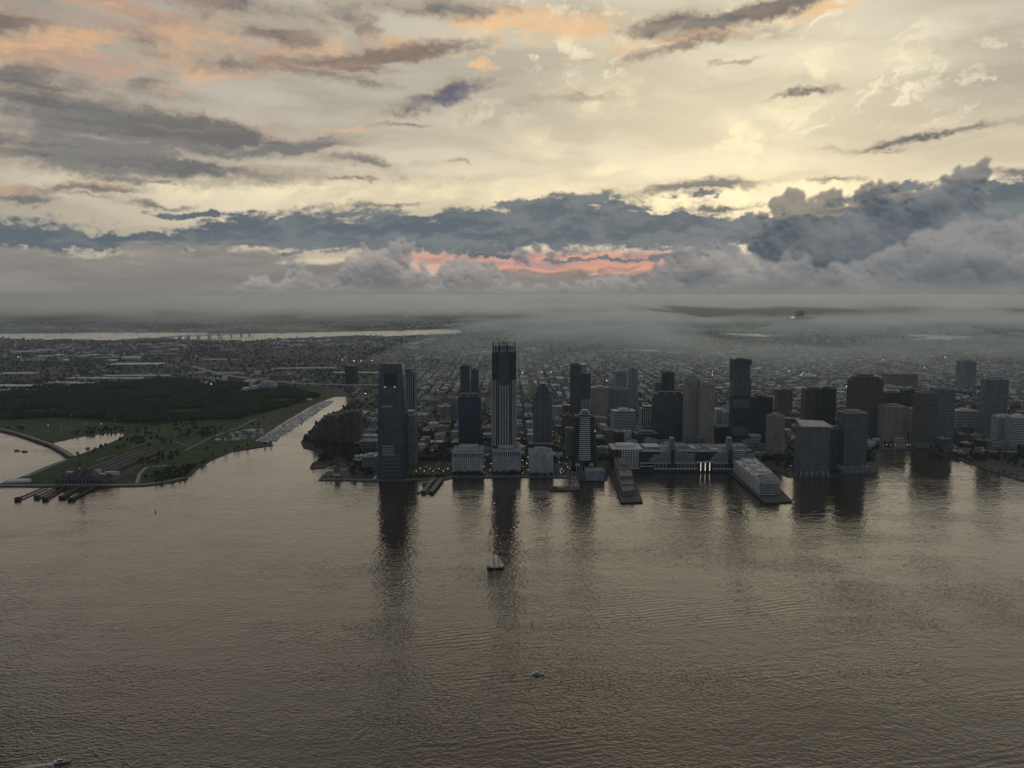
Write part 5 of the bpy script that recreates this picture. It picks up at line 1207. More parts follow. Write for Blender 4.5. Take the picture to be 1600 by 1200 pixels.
# ------------------------------------------------------------------ science museum and sheds in the wood
def museum():
    Y0 = G(395, 612, LZ).y; X = lambda px: At(px, 606, Y0).x; cx = X(400); root = empty('science_museum', (cx, Y0 + 30, LZ), 0, 'white museum with slim observation tower at the back of the wood', 'museum'); L = lambda px: X(px) - cx; OCC.append((X(372), Y0 - 5, X(430), Y0 + 70))
    zt = zy(592.5, Y0); mb = MB(); mb.bar((L(389), 0, 0), (L(389), 0, zt - 8), 9, 10, r2=8); mb.build('tower_shaft', STONEW, root)
    mb = MB(); mb.bar((L(389), 0, zt - 12), (L(389), 0, zt - 5), 11, 12); mb.build('tower_deck', WHITE, root); mb = MB(); mb.bar((L(389), 0, zt - 5), (L(389), 0, zt), 9, 12, r2=1); mb.build('tower_cap', METAL, root)
    for (a, b, h) in ((376, 387, 12), (391, 402, 20), (401, 428, 26)):
        mb = MB(); mb.box((L(a) + L(b)) / 2, 5, 0, L(b) - L(a), 50, h); o = mb.build('hall', STONEW if h < 25 else GREYW, root); mb = MB(); mb.box((L(a) + L(b)) / 2, 5, h, L(b) - L(a) + 1, 51, .8); mb.build('roof', ROOFL, o)
    vs = []; mb = MB(); n = 12
    for i in range(5):
        a = i / 4 * 1.57
        for j in range(n): vs.append((L(415) + math.cos(a) * 34 * math.cos(6.283 * j / n), 5 + math.cos(a) * 26 * math.sin(6.283 * j / n), 26 + math.sin(a) * 16))
    mb.faces(vs, [(i * n + j, i * n + (j + 1) % n, (i + 1) * n + (j + 1) % n, (i + 1) * n + j) for i in range(4) for j in range(n)]); mb.build('dome', GREYW, root)
museum()

# ------------------------------------------------------------------ clock and sign on the point
def clock():
    p = G(527, 745, LZ); r = empty('octagonal_clock', (p.x, p.y, LZ), 0, 'large octagonal clock facing the river on the grassy point', 'clock'); R_ = 8.2; zc = 15.0
    oc = [(math.cos(math.pi * (i + .5) / 4) * R_, math.sin(math.pi * (i + .5) / 4) * R_) for i in range(8)]
    def disc(name, y0, y1, s, m, parent):
        mb = MB(); mb.faces([(x * s, y0, zc + z * s) for x, z in oc] + [(x * s, y1, zc + z * s) for x, z in oc], [tuple(range(8)), tuple(range(15, 7, -1))] + [((i + 1) % 8, i, 8 + i, 8 + (i + 1) % 8) for i in range(8)]); return mb.build(name, m, parent)
    disc('clock_rim', -.9, .6, 1.0, CONC, r); disc('clock_dial', -1.1, -.8, .9, mat('dial_red_brown', (.16, .075, .05), .7, .15), r)
    for a, ln, nm in ((2.5, 5.6, 'minute_hand'), (-.5, 4.0, 'hour_hand')):  # pale hands
        mb = MB(); mb.bar((-math.sin(a) * 1.0, -1.4, zc - math.cos(a) * 1.0), (math.sin(a) * ln, -1.4, zc + math.cos(a) * ln), .45, 4, r2=.2); mb.build(nm, WHITE, r)
    for k in range(12):
        a = k * math.pi / 6; mb = MB(); mb.bar((math.sin(a) * 5.7, -1.25, zc + math.cos(a) * 5.7), (math.sin(a) * 6.7, -1.25, zc + math.cos(a) * 6.7), .3, 4); mb.build('hour_mark', WHITE, r)
    for x in (-5, 5):
        mb = MB(); mb.bar((x, .2, 0), (x * .8, .2, 9), .45, 6); mb.build('post', DARKW, r); mb = MB(); mb.bar((x, 6, 0), (x * .6, .2, 12), .3, 6); mb.build('brace', DARKW, r)
    mb = MB(); mb.box(0, -1.6, 3.4, 14, .5, 2.8, bottom=True); mb.build('sign_board', WHITE, r)
clock()
def sail_sculpture():
    p = G(585, 748.5, LZ); r = empty('white_canopy', (p.x, p.y, LZ), 0, 'small white sail-shaped canopy at the foot of the notched tower', 'canopy')
    mb = MB(); mb.faces([(-4, 0, 0), (4, 0, 0), (4, 0, 9.5), (1.5, 0, 6), (-1.5, 0, 2.6), (-4, .5, 0), (4, .5, 0), (4, .5, 9.5), (1.5, .5, 6), (-1.5, .5, 2.6)], [(0, 1, 2, 3, 4), (9, 8, 7, 6, 5), (1, 6, 7, 2), (2, 7, 8, 3), (3, 8, 9, 4), (4, 9, 5, 0)]); mb.build('sail', WHITE, r); mb = MB(); mb.bar((4, .2, 0), (4, .2, 10), .2); mb.build('mast', METAL, r)
sail_sculpture()

# ------------------------------------------------------------------ ferry dock and plaza pier
def ferry_dock():
    a, b = G(683, 752), G(667, 772); c = (a + b) / 2; r = empty('ferry_dock', (c.x, c.y, 0), math.atan2((b - a).y, (b - a).x), 'floating ferry dock with two long roofs below the quay garden', 'ferry dock'); L_ = (b - a).length
    mb = MB(); mb.box(0, 0, -.8, L_, 26, 2.2); mb.build('pontoon', WOOD, r)
    for s in (-8, 8):
        mb = MB(); mb.box(0, s, 5, L_ * .98, 9, .6, bottom=True); o = mb.build('canopy_roof', mat('weathered_metal', (.12, .10, .105), .6, .3, .2), r)
        mb = MB(); mb.box(0, s, 1.4, L_ * .94, 7, 3.6); mb.build('glazed_side', GLASS_D, o)
        for k in range(9):
            for t in (-4, 4):
                mb = MB(); mb.bar((-L_ * .46 + L_ * .115 * k, s + t, 1.4), (-L_ * .46 + L_ * .115 * k, s + t, 5), .2, 5); mb.build('post', METAL, r)
    mb = MB(); mb.bar((L_ * .48, 0, 1), (L_ * .48, 0, 12), .5, 6); mb.build('light_mast', WHITE, r)
    p = G(666, 757); s = empty('moored_barge', (p.x, p.y, 0), R(2), 'boxy grey barge moored left of the ferry dock roofs', 'barge')
    mb = MB(); mb.box(0, 0, -.6, 17, 16, 2.2); mb.build('hull', DARKW, s); mb = MB(); mb.box(0, 0, 1.6, 14, 12, 4); mb.build('cabin', GREYW, s); mb = MB(); mb.box(0, 0, 5.6, 15, 13, .5); mb.build('cabin_roof', ROOFM, s)
    a, b = G(640, 772), G(664, 769); c = (a + b) / 2; L_ = (b - a).length; s = empty('breakwater_float', (c.x, c.y, 0), math.atan2((b - a).y, (b - a).x), 'thin floating breakwater reaching left from the ferry dock', 'dock')
    mb = MB(); mb.box(0, 0, -.5, L_, 4, 1.6); mb.build('float', WOOD, s)
    for k in range(4):
        mb = MB(); mb.box(-L_ * .1 + k * L_ * .15, 0, 1.1, 3.5, 2, 1.4); mb.build('fender_box', PALE, s)
ferry_dock()
def plaza_pier():
    r, q, c = pier('plaza_pier', 'U-shaped plaza pier with white umbrellas below the car park', [(889, 746), (904, 746), (906, 767), (857, 768), (863, 762), (890, 761)], 2.6)
    for i, (px, py) in enumerate([(894, 749), (899, 749), (895, 753), (901, 753), (898, 756), (895, 759), (900, 758.5), (903, 757), (899, 761), (903, 761), (893, 761.5)]):
        p = G(px, py, 2.6); u = empty('sun_umbrella', (p.x, p.y, 2.6), 0, 'white umbrella on the U-shaped plaza pier', 'umbrella', 'white umbrellas on the plaza pier')
        mb = MB(); mb.bar((0, 0, 0), (0, 0, 2.8), .08, 5); mb.build('pole', METAL, u); mb = MB(); mb.bar((0, 0, 2.3), (0, 0, 3.3), 2.3, 8, r2=.1); mb.build('canopy', WHITE, u)
    p = G(876, 763.5, 2.6); r = empty('pier_pavilion', (p.x, p.y, 2.6), 0, 'small pale pavilion on the outer arm of the plaza pier', 'pavilion')
    mb = MB(); mb.prism(ellipse(16, 7, 14), 3, 3.6, bottom=True); mb.build('roof', PALE, r)
    for k in range(5):
        mb = MB(); mb.bar((-6 + 3 * k, 0, 0), (-6 + 3 * k, 0, 3), .2, 5); mb.build('post', METAL, r)
    p = G(866, 763.5, 2.6); r = empty('dark_kiosk', (p.x, p.y, 2.6), R(10), 'dark kiosk at the left end of the plaza pier', 'kiosk'); mb = MB(); mb.box(0, 0, 0, 9, 7, 3.4); mb.build('wall', BROWN, r); mb = MB(); mb.box(0, 0, 3.4, 10, 8, .4); mb.build('roof', ROOFD, r)
plaza_pier()

# ------------------------------------------------------------------ cars
def car_proto(body):
    mb = MB()
    mb.prism([(-2.2, -.9), (2.2, -.9), (2.2, .9), (-2.2, .9)], .35, .85, 0, True); mb.prism([(-1.7, -.85), (1.2, -.85), (1.2, .85), (-1.7, .85)], .85, 1.45, 1, top=[(-1.2, -.7), (.6, -.7), (.6, .7), (-1.2, .7)])
    for x in (-1.4, 1.4):
        for y in (-.85, .85): mb.bar((x, y - .1, .33), (x, y + .1, .33), .33, 8, 2)
    return mb.mesh('parked_car', [body, PLANE_WIN, DARKW])
CARS = [('white', car_proto(mat('car_white', (.75, .75, .74), .35, .05, spec=.5))), ('silver', car_proto(mat('car_silver', (.5, .51, .52), .3, .05, spec=.5))), ('black', car_proto(mat('car_black', (.03, .03, .032), .3, .05, spec=.5))), ('red', car_proto(mat('car_red', (.25, .03, .025), .35, .05, spec=.5)))]
def cars_in(poly, n, where, seed, angs=(0, 90)):
    rg = random.Random(seed); xs = [p[0] for p in poly]; ys = [p[1] for p in poly]; c = 0; it = 0; placed = []
    while c < n and it < n * 60:
        it += 1; px, py = rg.uniform(min(xs), max(xs)), rg.uniform(min(ys), max(ys))
        if not inside((px, py), poly): continue
        p = G(px, py, LZ)
        if not on_land(p.x, p.y) or blocked(p.x, p.y, -3) or any((p.x - a) ** 2 + (p.y - b) ** 2 < 36 for a, b in placed): continue
        placed.append((p.x, p.y)); k = rg.choice((0, 0, 0, 1, 1, 2, 3)); o = obj('parked_car', CARS[k][1], None, (p.x, p.y, LZ + .2)); o.rotation_euler = (0, 0, R(rg.choice(angs) + rg.uniform(-5, 5)))
        tag(o, '%s car parked %s' % (CARS[k][0], where), 'car', '%s cars %s' % (CARS[k][0], where)); c += 1
cars_in([(868, 724), (892, 716), (904, 722), (918, 736), (916, 748), (892, 746), (870, 744)], 46, 'on the quay plaza left of the bowed tower', 31)
cars_in([(757, 735), (768, 735), (768, 745), (756, 745)], 12, 'at the street end left of the finned tower podium', 32)
cars_in([(816, 735), (825, 735), (825, 745), (816, 745)], 8, 'at the street end right of the finned tower podium', 33)
cars_in([(650, 728), (700, 728), (702, 738), (650, 740)], 18, 'in the lot behind the quay garden', 34)
cars_in([(340, 676), (395, 668), (420, 672), (392, 688), (340, 690)], 60, 'on the boatyard ground beside the marina', 35, (20, 110))
cars_in([(1216, 728), (1246, 726), (1250, 742), (1228, 743)], 14, 'beside the slanted-roof office', 36)

# ------------------------------------------------------------------ marina
def boat_mesh(kind):
    mb = MB(); n = 7; L_ = 5.2; sec = []
    for i in range(n):
        t = i / (n - 1); x = -L_ + 2 * L_ * t; w = 1.7 * (1 - max(0, (t - .45) / .55) ** 2.2) * (.9 + .1 * t); h = 1.1 + .5 * t
        sec.append([(x, -w, h), (x, -w * .75, .1), (x, 0, -.35), (x, w * .75, .1), (x, w, h)])
    vs = [p for s in sec for p in s]; fs = []
    for i in range(n - 1):
        for j in range(4): fs.append((i * 5 + j, i * 5 + j + 1, (i + 1) * 5 + j + 1, (i + 1) * 5 + j))
        fs.append((i * 5, (i + 1) * 5, (i + 1) * 5 + 4, i * 5 + 4))
    fs.append((4, 3, 2, 1, 0)); mb.faces(vs, fs, 0)
    if kind == 0:
        mb.prism([(-1.8, -.9), (1.8, -.7), (1.8, .7), (-1.8, .9)], 1.2, 1.9, 0, top=[(-1.6, -.75), (1.1, -.6), (1.1, .6), (-1.6, .75)]); mb.bar((.6, 0, 1.3), (.6, 0, 14), .11, 5, 2); mb.bar((.6, 0, 2.8), (-3.8, 0, 2.9), .2, 5, 1); mb.bar((.6, 0, 13.6), (4.9, 0, 1.6), .03, 3, 2)
    else:
        mb.prism([(-3, -1.3), (1.8, -1.1), (1.8, 1.1), (-3, 1.3)], 1.2, 2.7, 1 if kind == 2 else 0, top=[(-2.8, -1.15), (.6, -.9), (.6, .9), (-2.8, 1.15)]); mb.box(-1.2, 0, 2.7, 3, 2.2, .9, 0, 0); mb.bar((-1.5, 0, 3.6), (-1.5, 0, 5.2), .06, 4, 2)
    return mb.mesh('moored_boat', [WHITE, mat('canvas_blue', (.03, .05, .11), .8, .2), METAL])
BOATS = [('white sailing boat with bare mast', boat_mesh(0)), ('white motor cruiser', boat_mesh(1)), ('motor cruiser with dark canopy', boat_mesh(2))]
def marina():
    rg = random.Random(77)
    poly = [(398, 690.5), (424, 692), (452, 676), (480, 656), (504, 640), (524, 625), (534, 620.5), (520, 620.5), (492, 633), (452, 656)]; P = [tuple(G(*p).xy) for p in poly]
    x0, x1 = min(p[0] for p in P), max(p[0] for p in P); y = min(p[1] for p in P) + 14; n = 0; row = 0
    while y < max(p[1] for p in P):
        xs = [x for x in range(int(x0), int(x1), 3) if inside((x, y), P)]
        if len(xs) > 12:
            a, b = xs[0], xs[-1]; r = empty('marina_dock', ((a + b) / 2, y, 0), 0, 'long floating dock with moored boats in the marina basin', 'dock', 'floating marina docks')
            mb = MB(); mb.box(0, 0, -.4, b - a, 2.4, 1.0); mb.build('walkway', DECK, r); mb = MB()
            for k in range(int((b - a) / 12) + 1):
                mb.box(-(b - a) / 2 + k * 12, 0, -.3, .9, 22, .8); mb.bar((-(b - a) / 2 + k * 12, 5, -2), (-(b - a) / 2 + k * 12, 5, 4), .25, 5)
            stuffpart(mb.build('finger_floats', DECK, r)); stepx = 6.4 * max(1, (b - a) / 200)
            for s in (-1, 1):
                xx = a + rg.uniform(0, 4)
                while xx < b:
                    if rg.random() < .86 and n < 296:
                        k = rg.choice((0, 0, 1, 1, 1, 2)); o = obj('moored_boat', BOATS[k][1], None, (xx, y + s * 7.5, 0)); sc = rg.uniform(.75, 1.25); o.scale = (sc, sc, sc); o.rotation_euler = (0, 0, R(90 * s + rg.uniform(-4, 4) + (180 if rg.random() < .3 else 0)))
                        tag(o, '%s moored in the marina basin' % BOATS[k][0], 'boat', '%ss in the marina' % BOATS[k][0]); n += 1
                    xx += stepx * rg.uniform(.85, 1.2)
        y += 31 + row * 1.1; row += 1
    print('boats', n)
    rg = random.Random(5)
    for i in range(46):
        px = rg.uniform(338, 412); py = 690 - (px - 338) * .12 + rg.uniform(-12, 2); p = G(px, py, LZ)
        if not on_land(p.x, p.y - 8): continue
        k = rg.choice((0, 1, 2)); o = obj('stored_boat', BOATS[k][1], None, (p.x, p.y, LZ + .8)); o.rotation_euler = (0, 0, R(rg.choice((0, 90)) + rg.uniform(-12, 12))); tag(o, '%s stored ashore in the boatyard' % BOATS[k][0], 'boat', '%ss stored ashore' % BOATS[k][0])
    for i, (px, py, w, lab) in enumerate([(392, 675, 26, 'pale hip-roofed boathouse beside the marina'), (371, 689, 14, 'small white-roofed shed at the near end of the boatyard'), (340, 690, 14, 'white-roofed shed farthest from the marina docks'), (478, 626, 46, 'long pale-roofed clubhouse at the head of the marina')]):
        p = G(px, py, LZ); r = empty('boatyard_shed', (p.x, p.y, LZ), R(12), lab, 'shed'); d = w * .6
        mb = MB(); mb.box(0, 0, 0, w, d, 5); mb.build('wall', GREYW, r); h = w * .5 + .8; e = d / 2 + .8
        mb = MB(); mb.faces([(-h, -e, 5), (h, -e, 5), (h, e, 5), (-h, e, 5), (-h * .4, 0, 9), (h * .4, 0, 9)], [(0, 1, 5, 4), (1, 2, 5), (2, 3, 4, 5), (3, 0, 4)]); mb.build('roof', ROOFL, r)
marina()

# ------------------------------------------------------------------ boats out on the river
def hull(mb, L_, B, sheer, draft, n=13, mi=0, rake=.0):
    vs = []; fs = []
    for i in range(n):
        t = i / (n - 1); x = -L_ / 2 + L_ * t; w = B / 2 * (1 - max(0, (t - .5) / .5) ** 2.4) * (1 - .35 * max(0, (.25 - t) / .25) ** 2); h = sheer * (1 + .6 * (2 * t - 1) ** 2 * (1.3 if t > .5 else .6))
        vs += [(x + rake * t * t, -w, h), (x, -w * .8, .2), (x, 0, -draft), (x, w * .8, .2), (x + rake * t * t, w, h)]
    for i in range(n - 1):
        for j in range(4): fs.append((i * 5 + j, i * 5 + j + 1, (i + 1) * 5 + j + 1, (i + 1) * 5 + j))
        fs.append((i * 5, (i + 1) * 5, (i + 1) * 5 + 4, i * 5 + 4))
    fs.append((4, 3, 2, 1, 0)); mb.faces(vs, fs, mi)
def schooner():
    p = G(774, 888.5); sc = G(788, 888).x - G(760, 888).x; r = empty('schooner', (p.x, p.y, 0), R(-3), 'two-masted schooner under white sails in mid river', 'sailing ship'); L_ = sc; S = mat('sail_cloth', (.95, .92, .86), .8, .03, .3, .1, trans=.75)
    blk = mat('black_hull', (.012, .012, .013), .4, .2, .5, .4)
    mb = MB(); hull(mb, L_ * .94, 6.2, 1.7, 1.2); mb.build('hull', blk, r)
    mb = MB(); mb.box(-L_ * .12, 0, 1.6, L_ * .22, 2.6, 1.1); mb.build('deckhouse', WHITE, r); mb = MB(); mb.box(L_ * .12, 0, 1.7, L_ * .1, 2.2, .9); mb.build('deckhouse', WHITE, r)
    mb = MB()
    for k in range(9): mb.box(-L_ * .38 + k * L_ * .085, (.9 if k % 2 else -.9), 1.9, .45, .45, 1.5)
    stuffpart(mb.build('deck_gear', mat('deck_clutter', (.3, .28, .26), .8, .3), r))
    mx = [-L_ * .07, L_ * .215]; mh = [24.5, 22.0]
    for x, h in zip(mx, mh):
        mb = MB(); mb.bar((x, 0, 0), (x - 1.6, 0, h), .34, 7, r2=.16); mb.build('mast', WOOD, r)
    def sail(name, pts, belly):
        nu, nv = 7, 7; vs = []; a, b, c, d = (Vector((q[0], 0, q[1])) for q in pts)
        for s in (0, .06):
            for i in range(nu + 1):
                for j in range(nv + 1):
                    u, v = i / nu, j / nv; q = (a.lerp(b, u)).lerp(d.lerp(c, u), v); q.y = belly * math.sin(math.pi * u) * math.sin(math.pi * min(1, v * .8 + .15)) + s; vs.append(tuple(q))
        st = nv + 1; o = (nu + 1) * st; fs = []
        for i in range(nu):
            for j in range(nv): k = i * st + j; fs += [(k, k + st, k + st + 1, k + 1), (o + k + 1, o + k + st + 1, o + k + st, o + k)]
        mb = MB(); mb.faces(vs, fs); return mb.build(name, S, r)
    sail('mainsail', [(-L_ * .46, 3.4), (mx[0] - .8, 3.2), (mx[0] - 2.0, 22.5), (-L_ * .40, 23.0)], 1.4)
    sail('foresail', [(mx[0] + 1.0, 3.2), (mx[1] - .7, 3.2), (mx[1] - 1.9, 19.8), (mx[0] + .4, 21.5)], 1.1)
    sail('jib', [(mx[1] + .8, 2.6), (L_ * .47, 2.4), (mx[1] - .6, 19.0), (mx[1] - .9, 18.6)], .9)
    for a, b, rr, nm in (((mx[0] - .5, 0, 3.0), (-L_ * .47, 0, 3.1), .2, 'boom'), ((mx[1] - .5, 0, 3.0), (mx[0] + .8, 0, 3.0), .2, 'boom'), ((L_ * .42, 0, 2.4), (L_ * .56, 0, 3.4), .2, 'bowsprit'), ((mx[0] - 1.6, 0, 24), (mx[1] - 1.4, 0, 21.6), .06, 'stay'), ((mx[1] - 1.5, 0, 21.6), (L_ * .55, 0, 3.3), .06, 'stay')):
        mb = MB(); mb.bar(a, b, rr, 5); mb.build(nm, WOOD, r)
schooner()
FOAM = None
def foam_mat():
    m = bpy.data.materials.new('wake_foam'); m.use_nodes = True; w = NT(m.node_tree); b = w.n['Principled BSDF']; pos = w.n.new('ShaderNodeNewGeometry').outputs['Position']
    b.inputs['Base Color'].default_value = (.8, .78, .75, 1); b.inputs['Roughness'].default_value = .9
    tc = w.n.new('ShaderNodeTexCoord').outputs['Generated']; sp = w.n.new('ShaderNodeSeparateXYZ'); w.l.new(tc, sp.inputs[0])
    edge = w.mul(w.rng(sp.outputs[1], 0, .45), w.rng(sp.outputs[1], .55, 1.0, 1, 0)); fade = w.rng(sp.outputs[0], 0, .6)
    w.l.new(w.mul(w.rng(w.noise(pos, .6, 4, .6), .30, .58), w.mul(w.mul(edge, fade), .95)), b.inputs['Alpha']); return m
FOAM = foam_mat()
def motorboat(px, py, L_, rz, label, name, wake):
    p = G(px, py); r = empty(name, (p.x, p.y, 0), R(rz), label, 'motorboat')
    mb = MB(); hull(mb, L_, L_ * .3, 1.3, .5); mb.build('hull', WHITE, r)
    mb = MB(); mb.prism([(-L_ * .3, -L_ * .11), (L_ * .12, -L_ * .1), (L_ * .12, L_ * .1), (-L_ * .3, L_ * .11)], 1.2, 2.6, top=[(-L_ * .26, -L_ * .09), (L_ * .02, -L_ * .08), (L_ * .02, L_ * .08), (-L_ * .26, L_ * .09)]); mb.build('windscreen', PLANE_WIN, r)
    mb = MB(); mb.box(-L_ * .13, 0, 2.7, L_ * .3, L_ * .2, .22, bottom=True); mb.build('hardtop', WHITE, r)
    for x in (-.26, 0):
        for s in (-1, 1):
            mb = MB(); mb.bar((x * L_, s * L_ * .09, 1.2), (x * L_, s * L_ * .085, 2.7), .06, 5); mb.build('stanchion', METAL, r)
    mb = MB(); mb.box(-L_ * .42, 0, 1.0, L_ * .12, L_ * .2, .5); mb.build('swim_platform', DECK, r)
    mb = MB(); mb.box(L_ * .26, 0, 1.55, L_ * .18, L_ * .1, .35); mb.build('foredeck_hatch', PLANE_WIN, r)
    if wake:
        n = 14; vs = []
        for i in range(n + 1):
            t = i / n; x = -L_ * .4 - wake * (1 - t); w_ = 1.4 + (1 - t) * wake * .10
            vs += [(x, -w_, .06), (x, w_, .06)]
        mb = MB(); mb.faces(vs, [(2 * i, 2 * i + 2, 2 * i + 3, 2 * i + 1) for i in range(n)]); wk = mb.build('wake', FOAM, None, (p.x, p.y, 0)); wk.rotation_euler = (0, 0, R(rz)); tag(wk, 'white foam trail behind a motorboat', None, None, 'stuff')
motorboat(841, 1054, 12.5, -4, 'small white cabin cruiser drifting below the schooner', 'cabin_cruiser', 10)
motorboat(97, 1191, 12.5, 14, 'white speedboat with foaming wake at the lower left corner', 'speedboat', 34)
for (px, py, lab) in ((243, 800, 'dark channel buoy on the open water left of the notched tower'),):
    p = G(px, py); r = empty('channel_buoy', (p.x, p.y, 0), 0, lab, 'buoy'); mb = MB(); mb.bar((0, 0, -.5), (0, 0, 1), 1.2, 10); mb.build('float', DARKW, r); mb = MB(); mb.bar((0, 0, 1), (0, 0, 5.5), .7, 6, r2=.3); mb.build('tower', DARKW, r); mb = MB(); mb.box(0, 0, 5.5, .7, .7, .8); mb.build('lantern', METAL, r)
for (px, py, lab) in ((27, 704.5, 'left of two low dark barges moored in the cove'), (39, 706, 'right of two low dark barges moored in the cove')):
    p = G(px, py); r = empty('moored_barge', (p.x, p.y, 0), R(-6), lab, 'barge', 'barges in the cove'); mb = MB(); hull(mb, 15, 6, 1.5, .5); mb.build('hull', WOOD, r); mb = MB(); mb.box(-2, 0, 1.4, 5, 3, 1.8); mb.build('cabin', DARKW, r)

# ------------------------------------------------------------------ viaduct, bay bridge, far lamps
def viaduct(name, label, pts, width, z, pier_step, cat, m=CONC, thick=2.0):
    P = [G(x, y, z) for x, y in pts]; c = P[0]; root = empty(name, (c.x, c.y, 0), 0, label, cat); mb = MB(); n = len(P); Ls = []
    for i in range(n - 1):
        a, b = P[i] - c, P[i + 1] - c; d = (b - a); d.z = 0; L_ = d.length; d.normalize(); nr = Vector((-d.y, d.x, 0)) * width / 2
        q = [(a - nr).xy, (b - nr).xy, (b + nr).xy, (a + nr).xy]; mb = MB(); mb.prism([tuple(v) for v in q], z - thick, z, bottom=True); dk = mb.build('deck', m, root)
        mb = MB(); mb.prism([tuple((a - nr).xy), tuple((b - nr).xy), tuple((b - nr * .97).xy), tuple((a - nr * .97).xy)], z, z + 1.1); mb.build('parapet', PALE, dk)
        k = int(L_ / pier_step)
        for j in range(k):
            q = a + (b - a) * (j + .5) / k; mb = MB(); mb.box(q.x, q.y, -2, 3, width * .8, z - thick + 2, math.atan2(d.y, d.x)); mb.build('pier', CONC, root)
viaduct('elevated_highway', 'pale elevated highway curving behind the wood and marina', [(300, 572), (346, 585), (400, 593), (470, 599), (540, 601), (620, 601), (690, 598), (770, 593), (860, 590), (960, 592), (1060, 594), (1180, 590), (1290, 588), (1420, 590)], 26, 14, 60, 'highway')
viaduct('bay_bridge', 'long low trestle bridge across the far bay, near carriageway', [(236, 529), (270, 526.5), (320, 524), (370, 522), (396, 520)], 20, 22, 90, 'bridge', PALE, 4)
viaduct('bay_bridge', 'long trestle bridge across the far bay, far carriageway', [(250, 526.5), (300, 523), (350, 521), (440, 519.5)], 20, 34, 90, 'bridge', PALE, 4)
def lamps():
    L_ = [(1265, 582), (1233, 579.5), (1214, 580.5), (1252, 586), (1255, 582.5), (948, 595), (837, 597), (847, 581), (861.5, 581), (816, 582.5), (553, 564), (564, 564), (581, 563.5), (535, 562.5), (1113, 581), (1113, 586), (1145, 550), (28, 557.5), (40, 530), (1445, 574), (1477, 558), (917, 530.5), (927, 531), (868, 530), (885, 525), (894, 525), (571, 615), (330, 600), (112, 650), (135, 660), (158, 662), (180, 656), (95, 663), (75, 664), (1380, 562), (1323, 604), (986, 594)]
    for i, (px, py) in enumerate(L_):
        p = G(px, py, 20); zf = 12 + (i % 4) * 3
        r = empty('floodlight_mast', (p.x, p.y, LZ), 0, 'lit floodlight mast in the distant streets', 'lamp post', 'lit masts in the distance')
        s = .38 + p.y / 6500 if py < 640 else .32
        mb = MB(); mb.bar((0, 0, 0), (0, 0, 18), .3, 5, r2=.15); mb.build('pole', METAL, r); mb = MB(); mb.bar((0, 0, 17.6), (0, 0, 17.6 + 1.4 * s), 1.1 * s, 8, r2=.8 * s); mb.build('lamp_head', LAMP, r)
lamps()
def street_lamps():
    rg = random.Random(12); pm, hm = MB(), MB(); pm.bar((0, 0, 0), (0, 0, 7), .12, 5, r2=.07); pm.bar((0, 0, 7), (1.2, 0, 7.3), .07, 4); hm.box(1.4, 0, 7.1, .9, .5, .3)
    pm, hm = pm.mesh('pole', METAL), hm.mesh('lamp_head', mat('street_lamp_glow', (.9, .85, .7), .5, .05, emit=(1.0, .88, .66, 5.0)))
    def put(px, py, where):
        p = G(px, py, LZ)
        if not on_land(p.x, p.y) or blocked(p.x, p.y, -4): return
        r = empty('street_lamp', (p.x, p.y, LZ), rg.random() * 6.28, 'lit street lamp %s' % where, 'street lamp', 'street lamps %s' % where); obj('pole', pm, r); obj('lamp_head', hm, r)
    for k in range(16): put(rg.uniform(868, 916), rg.uniform(718, 746), 'on the quay plaza left of the bowed tower')
    for k in range(9): put(rg.uniform(866, 884) - k * 1.5, 716 - k * 7.5, 'in the avenue behind the quay plaza')
    for k in range(7): put(757 + (k % 2) * 10, 744 - k * 5, 'in the street left of the finned tower podium')
    for k in range(7): put(817 + (k % 2) * 7, 744 - k * 5, 'in the street right of the finned tower podium')
    for k in range(8): put(650 + k * 7, 741 - (k % 2) * 4, 'round the quay garden')
    for k in range(7): put(1220 + k * 5, 728 + k * 1.6, 'beside the slanted-roof office')
    for k in range(8): put(1380 + k * 6, 699.5, 'along the head of the right basin')
street_lamps()
def far_plant():
    p = G(1249, 503, LZ); r = empty('far_plant_tower', (p.x, p.y, LZ), 0, 'dark square tower with a glowing orange glint beside it on the misty horizon', 'tower'); s = p.y / F_PX
    mb = MB(); mb.box(0, 0, 0, 11 * s, 9 * s, 17 * s); mb.build('wall', DARKW, r); mb = MB(); mb.box(14 * s, 0, 0, 13 * s, 8 * s, 8 * s); mb.build('annex', DARKW, r)
    mb = MB(); mb.prism([(-15 * s, 0), (-6 * s, 0), (-6 * s, 2 * s), (-15 * s, 2 * s)], 6 * s, 8.2 * s, top=[(-11 * s, 0), (-10 * s, 0), (-10 * s, 2 * s), (-11 * s, 2 * s)]); mb.build('glint_wedge', mat('orange_glow', (.6, .2, .1), .6, .1, emit=(1.0, .36, .14, 1.6)), r); mb = MB(); mb.box(-12 * s, s, 0, 16 * s, 5 * s, 6 * s); mb.build('low_hall', GREYW, r)  # bright orange glint put in as a self-glowing wedge
far_plant()
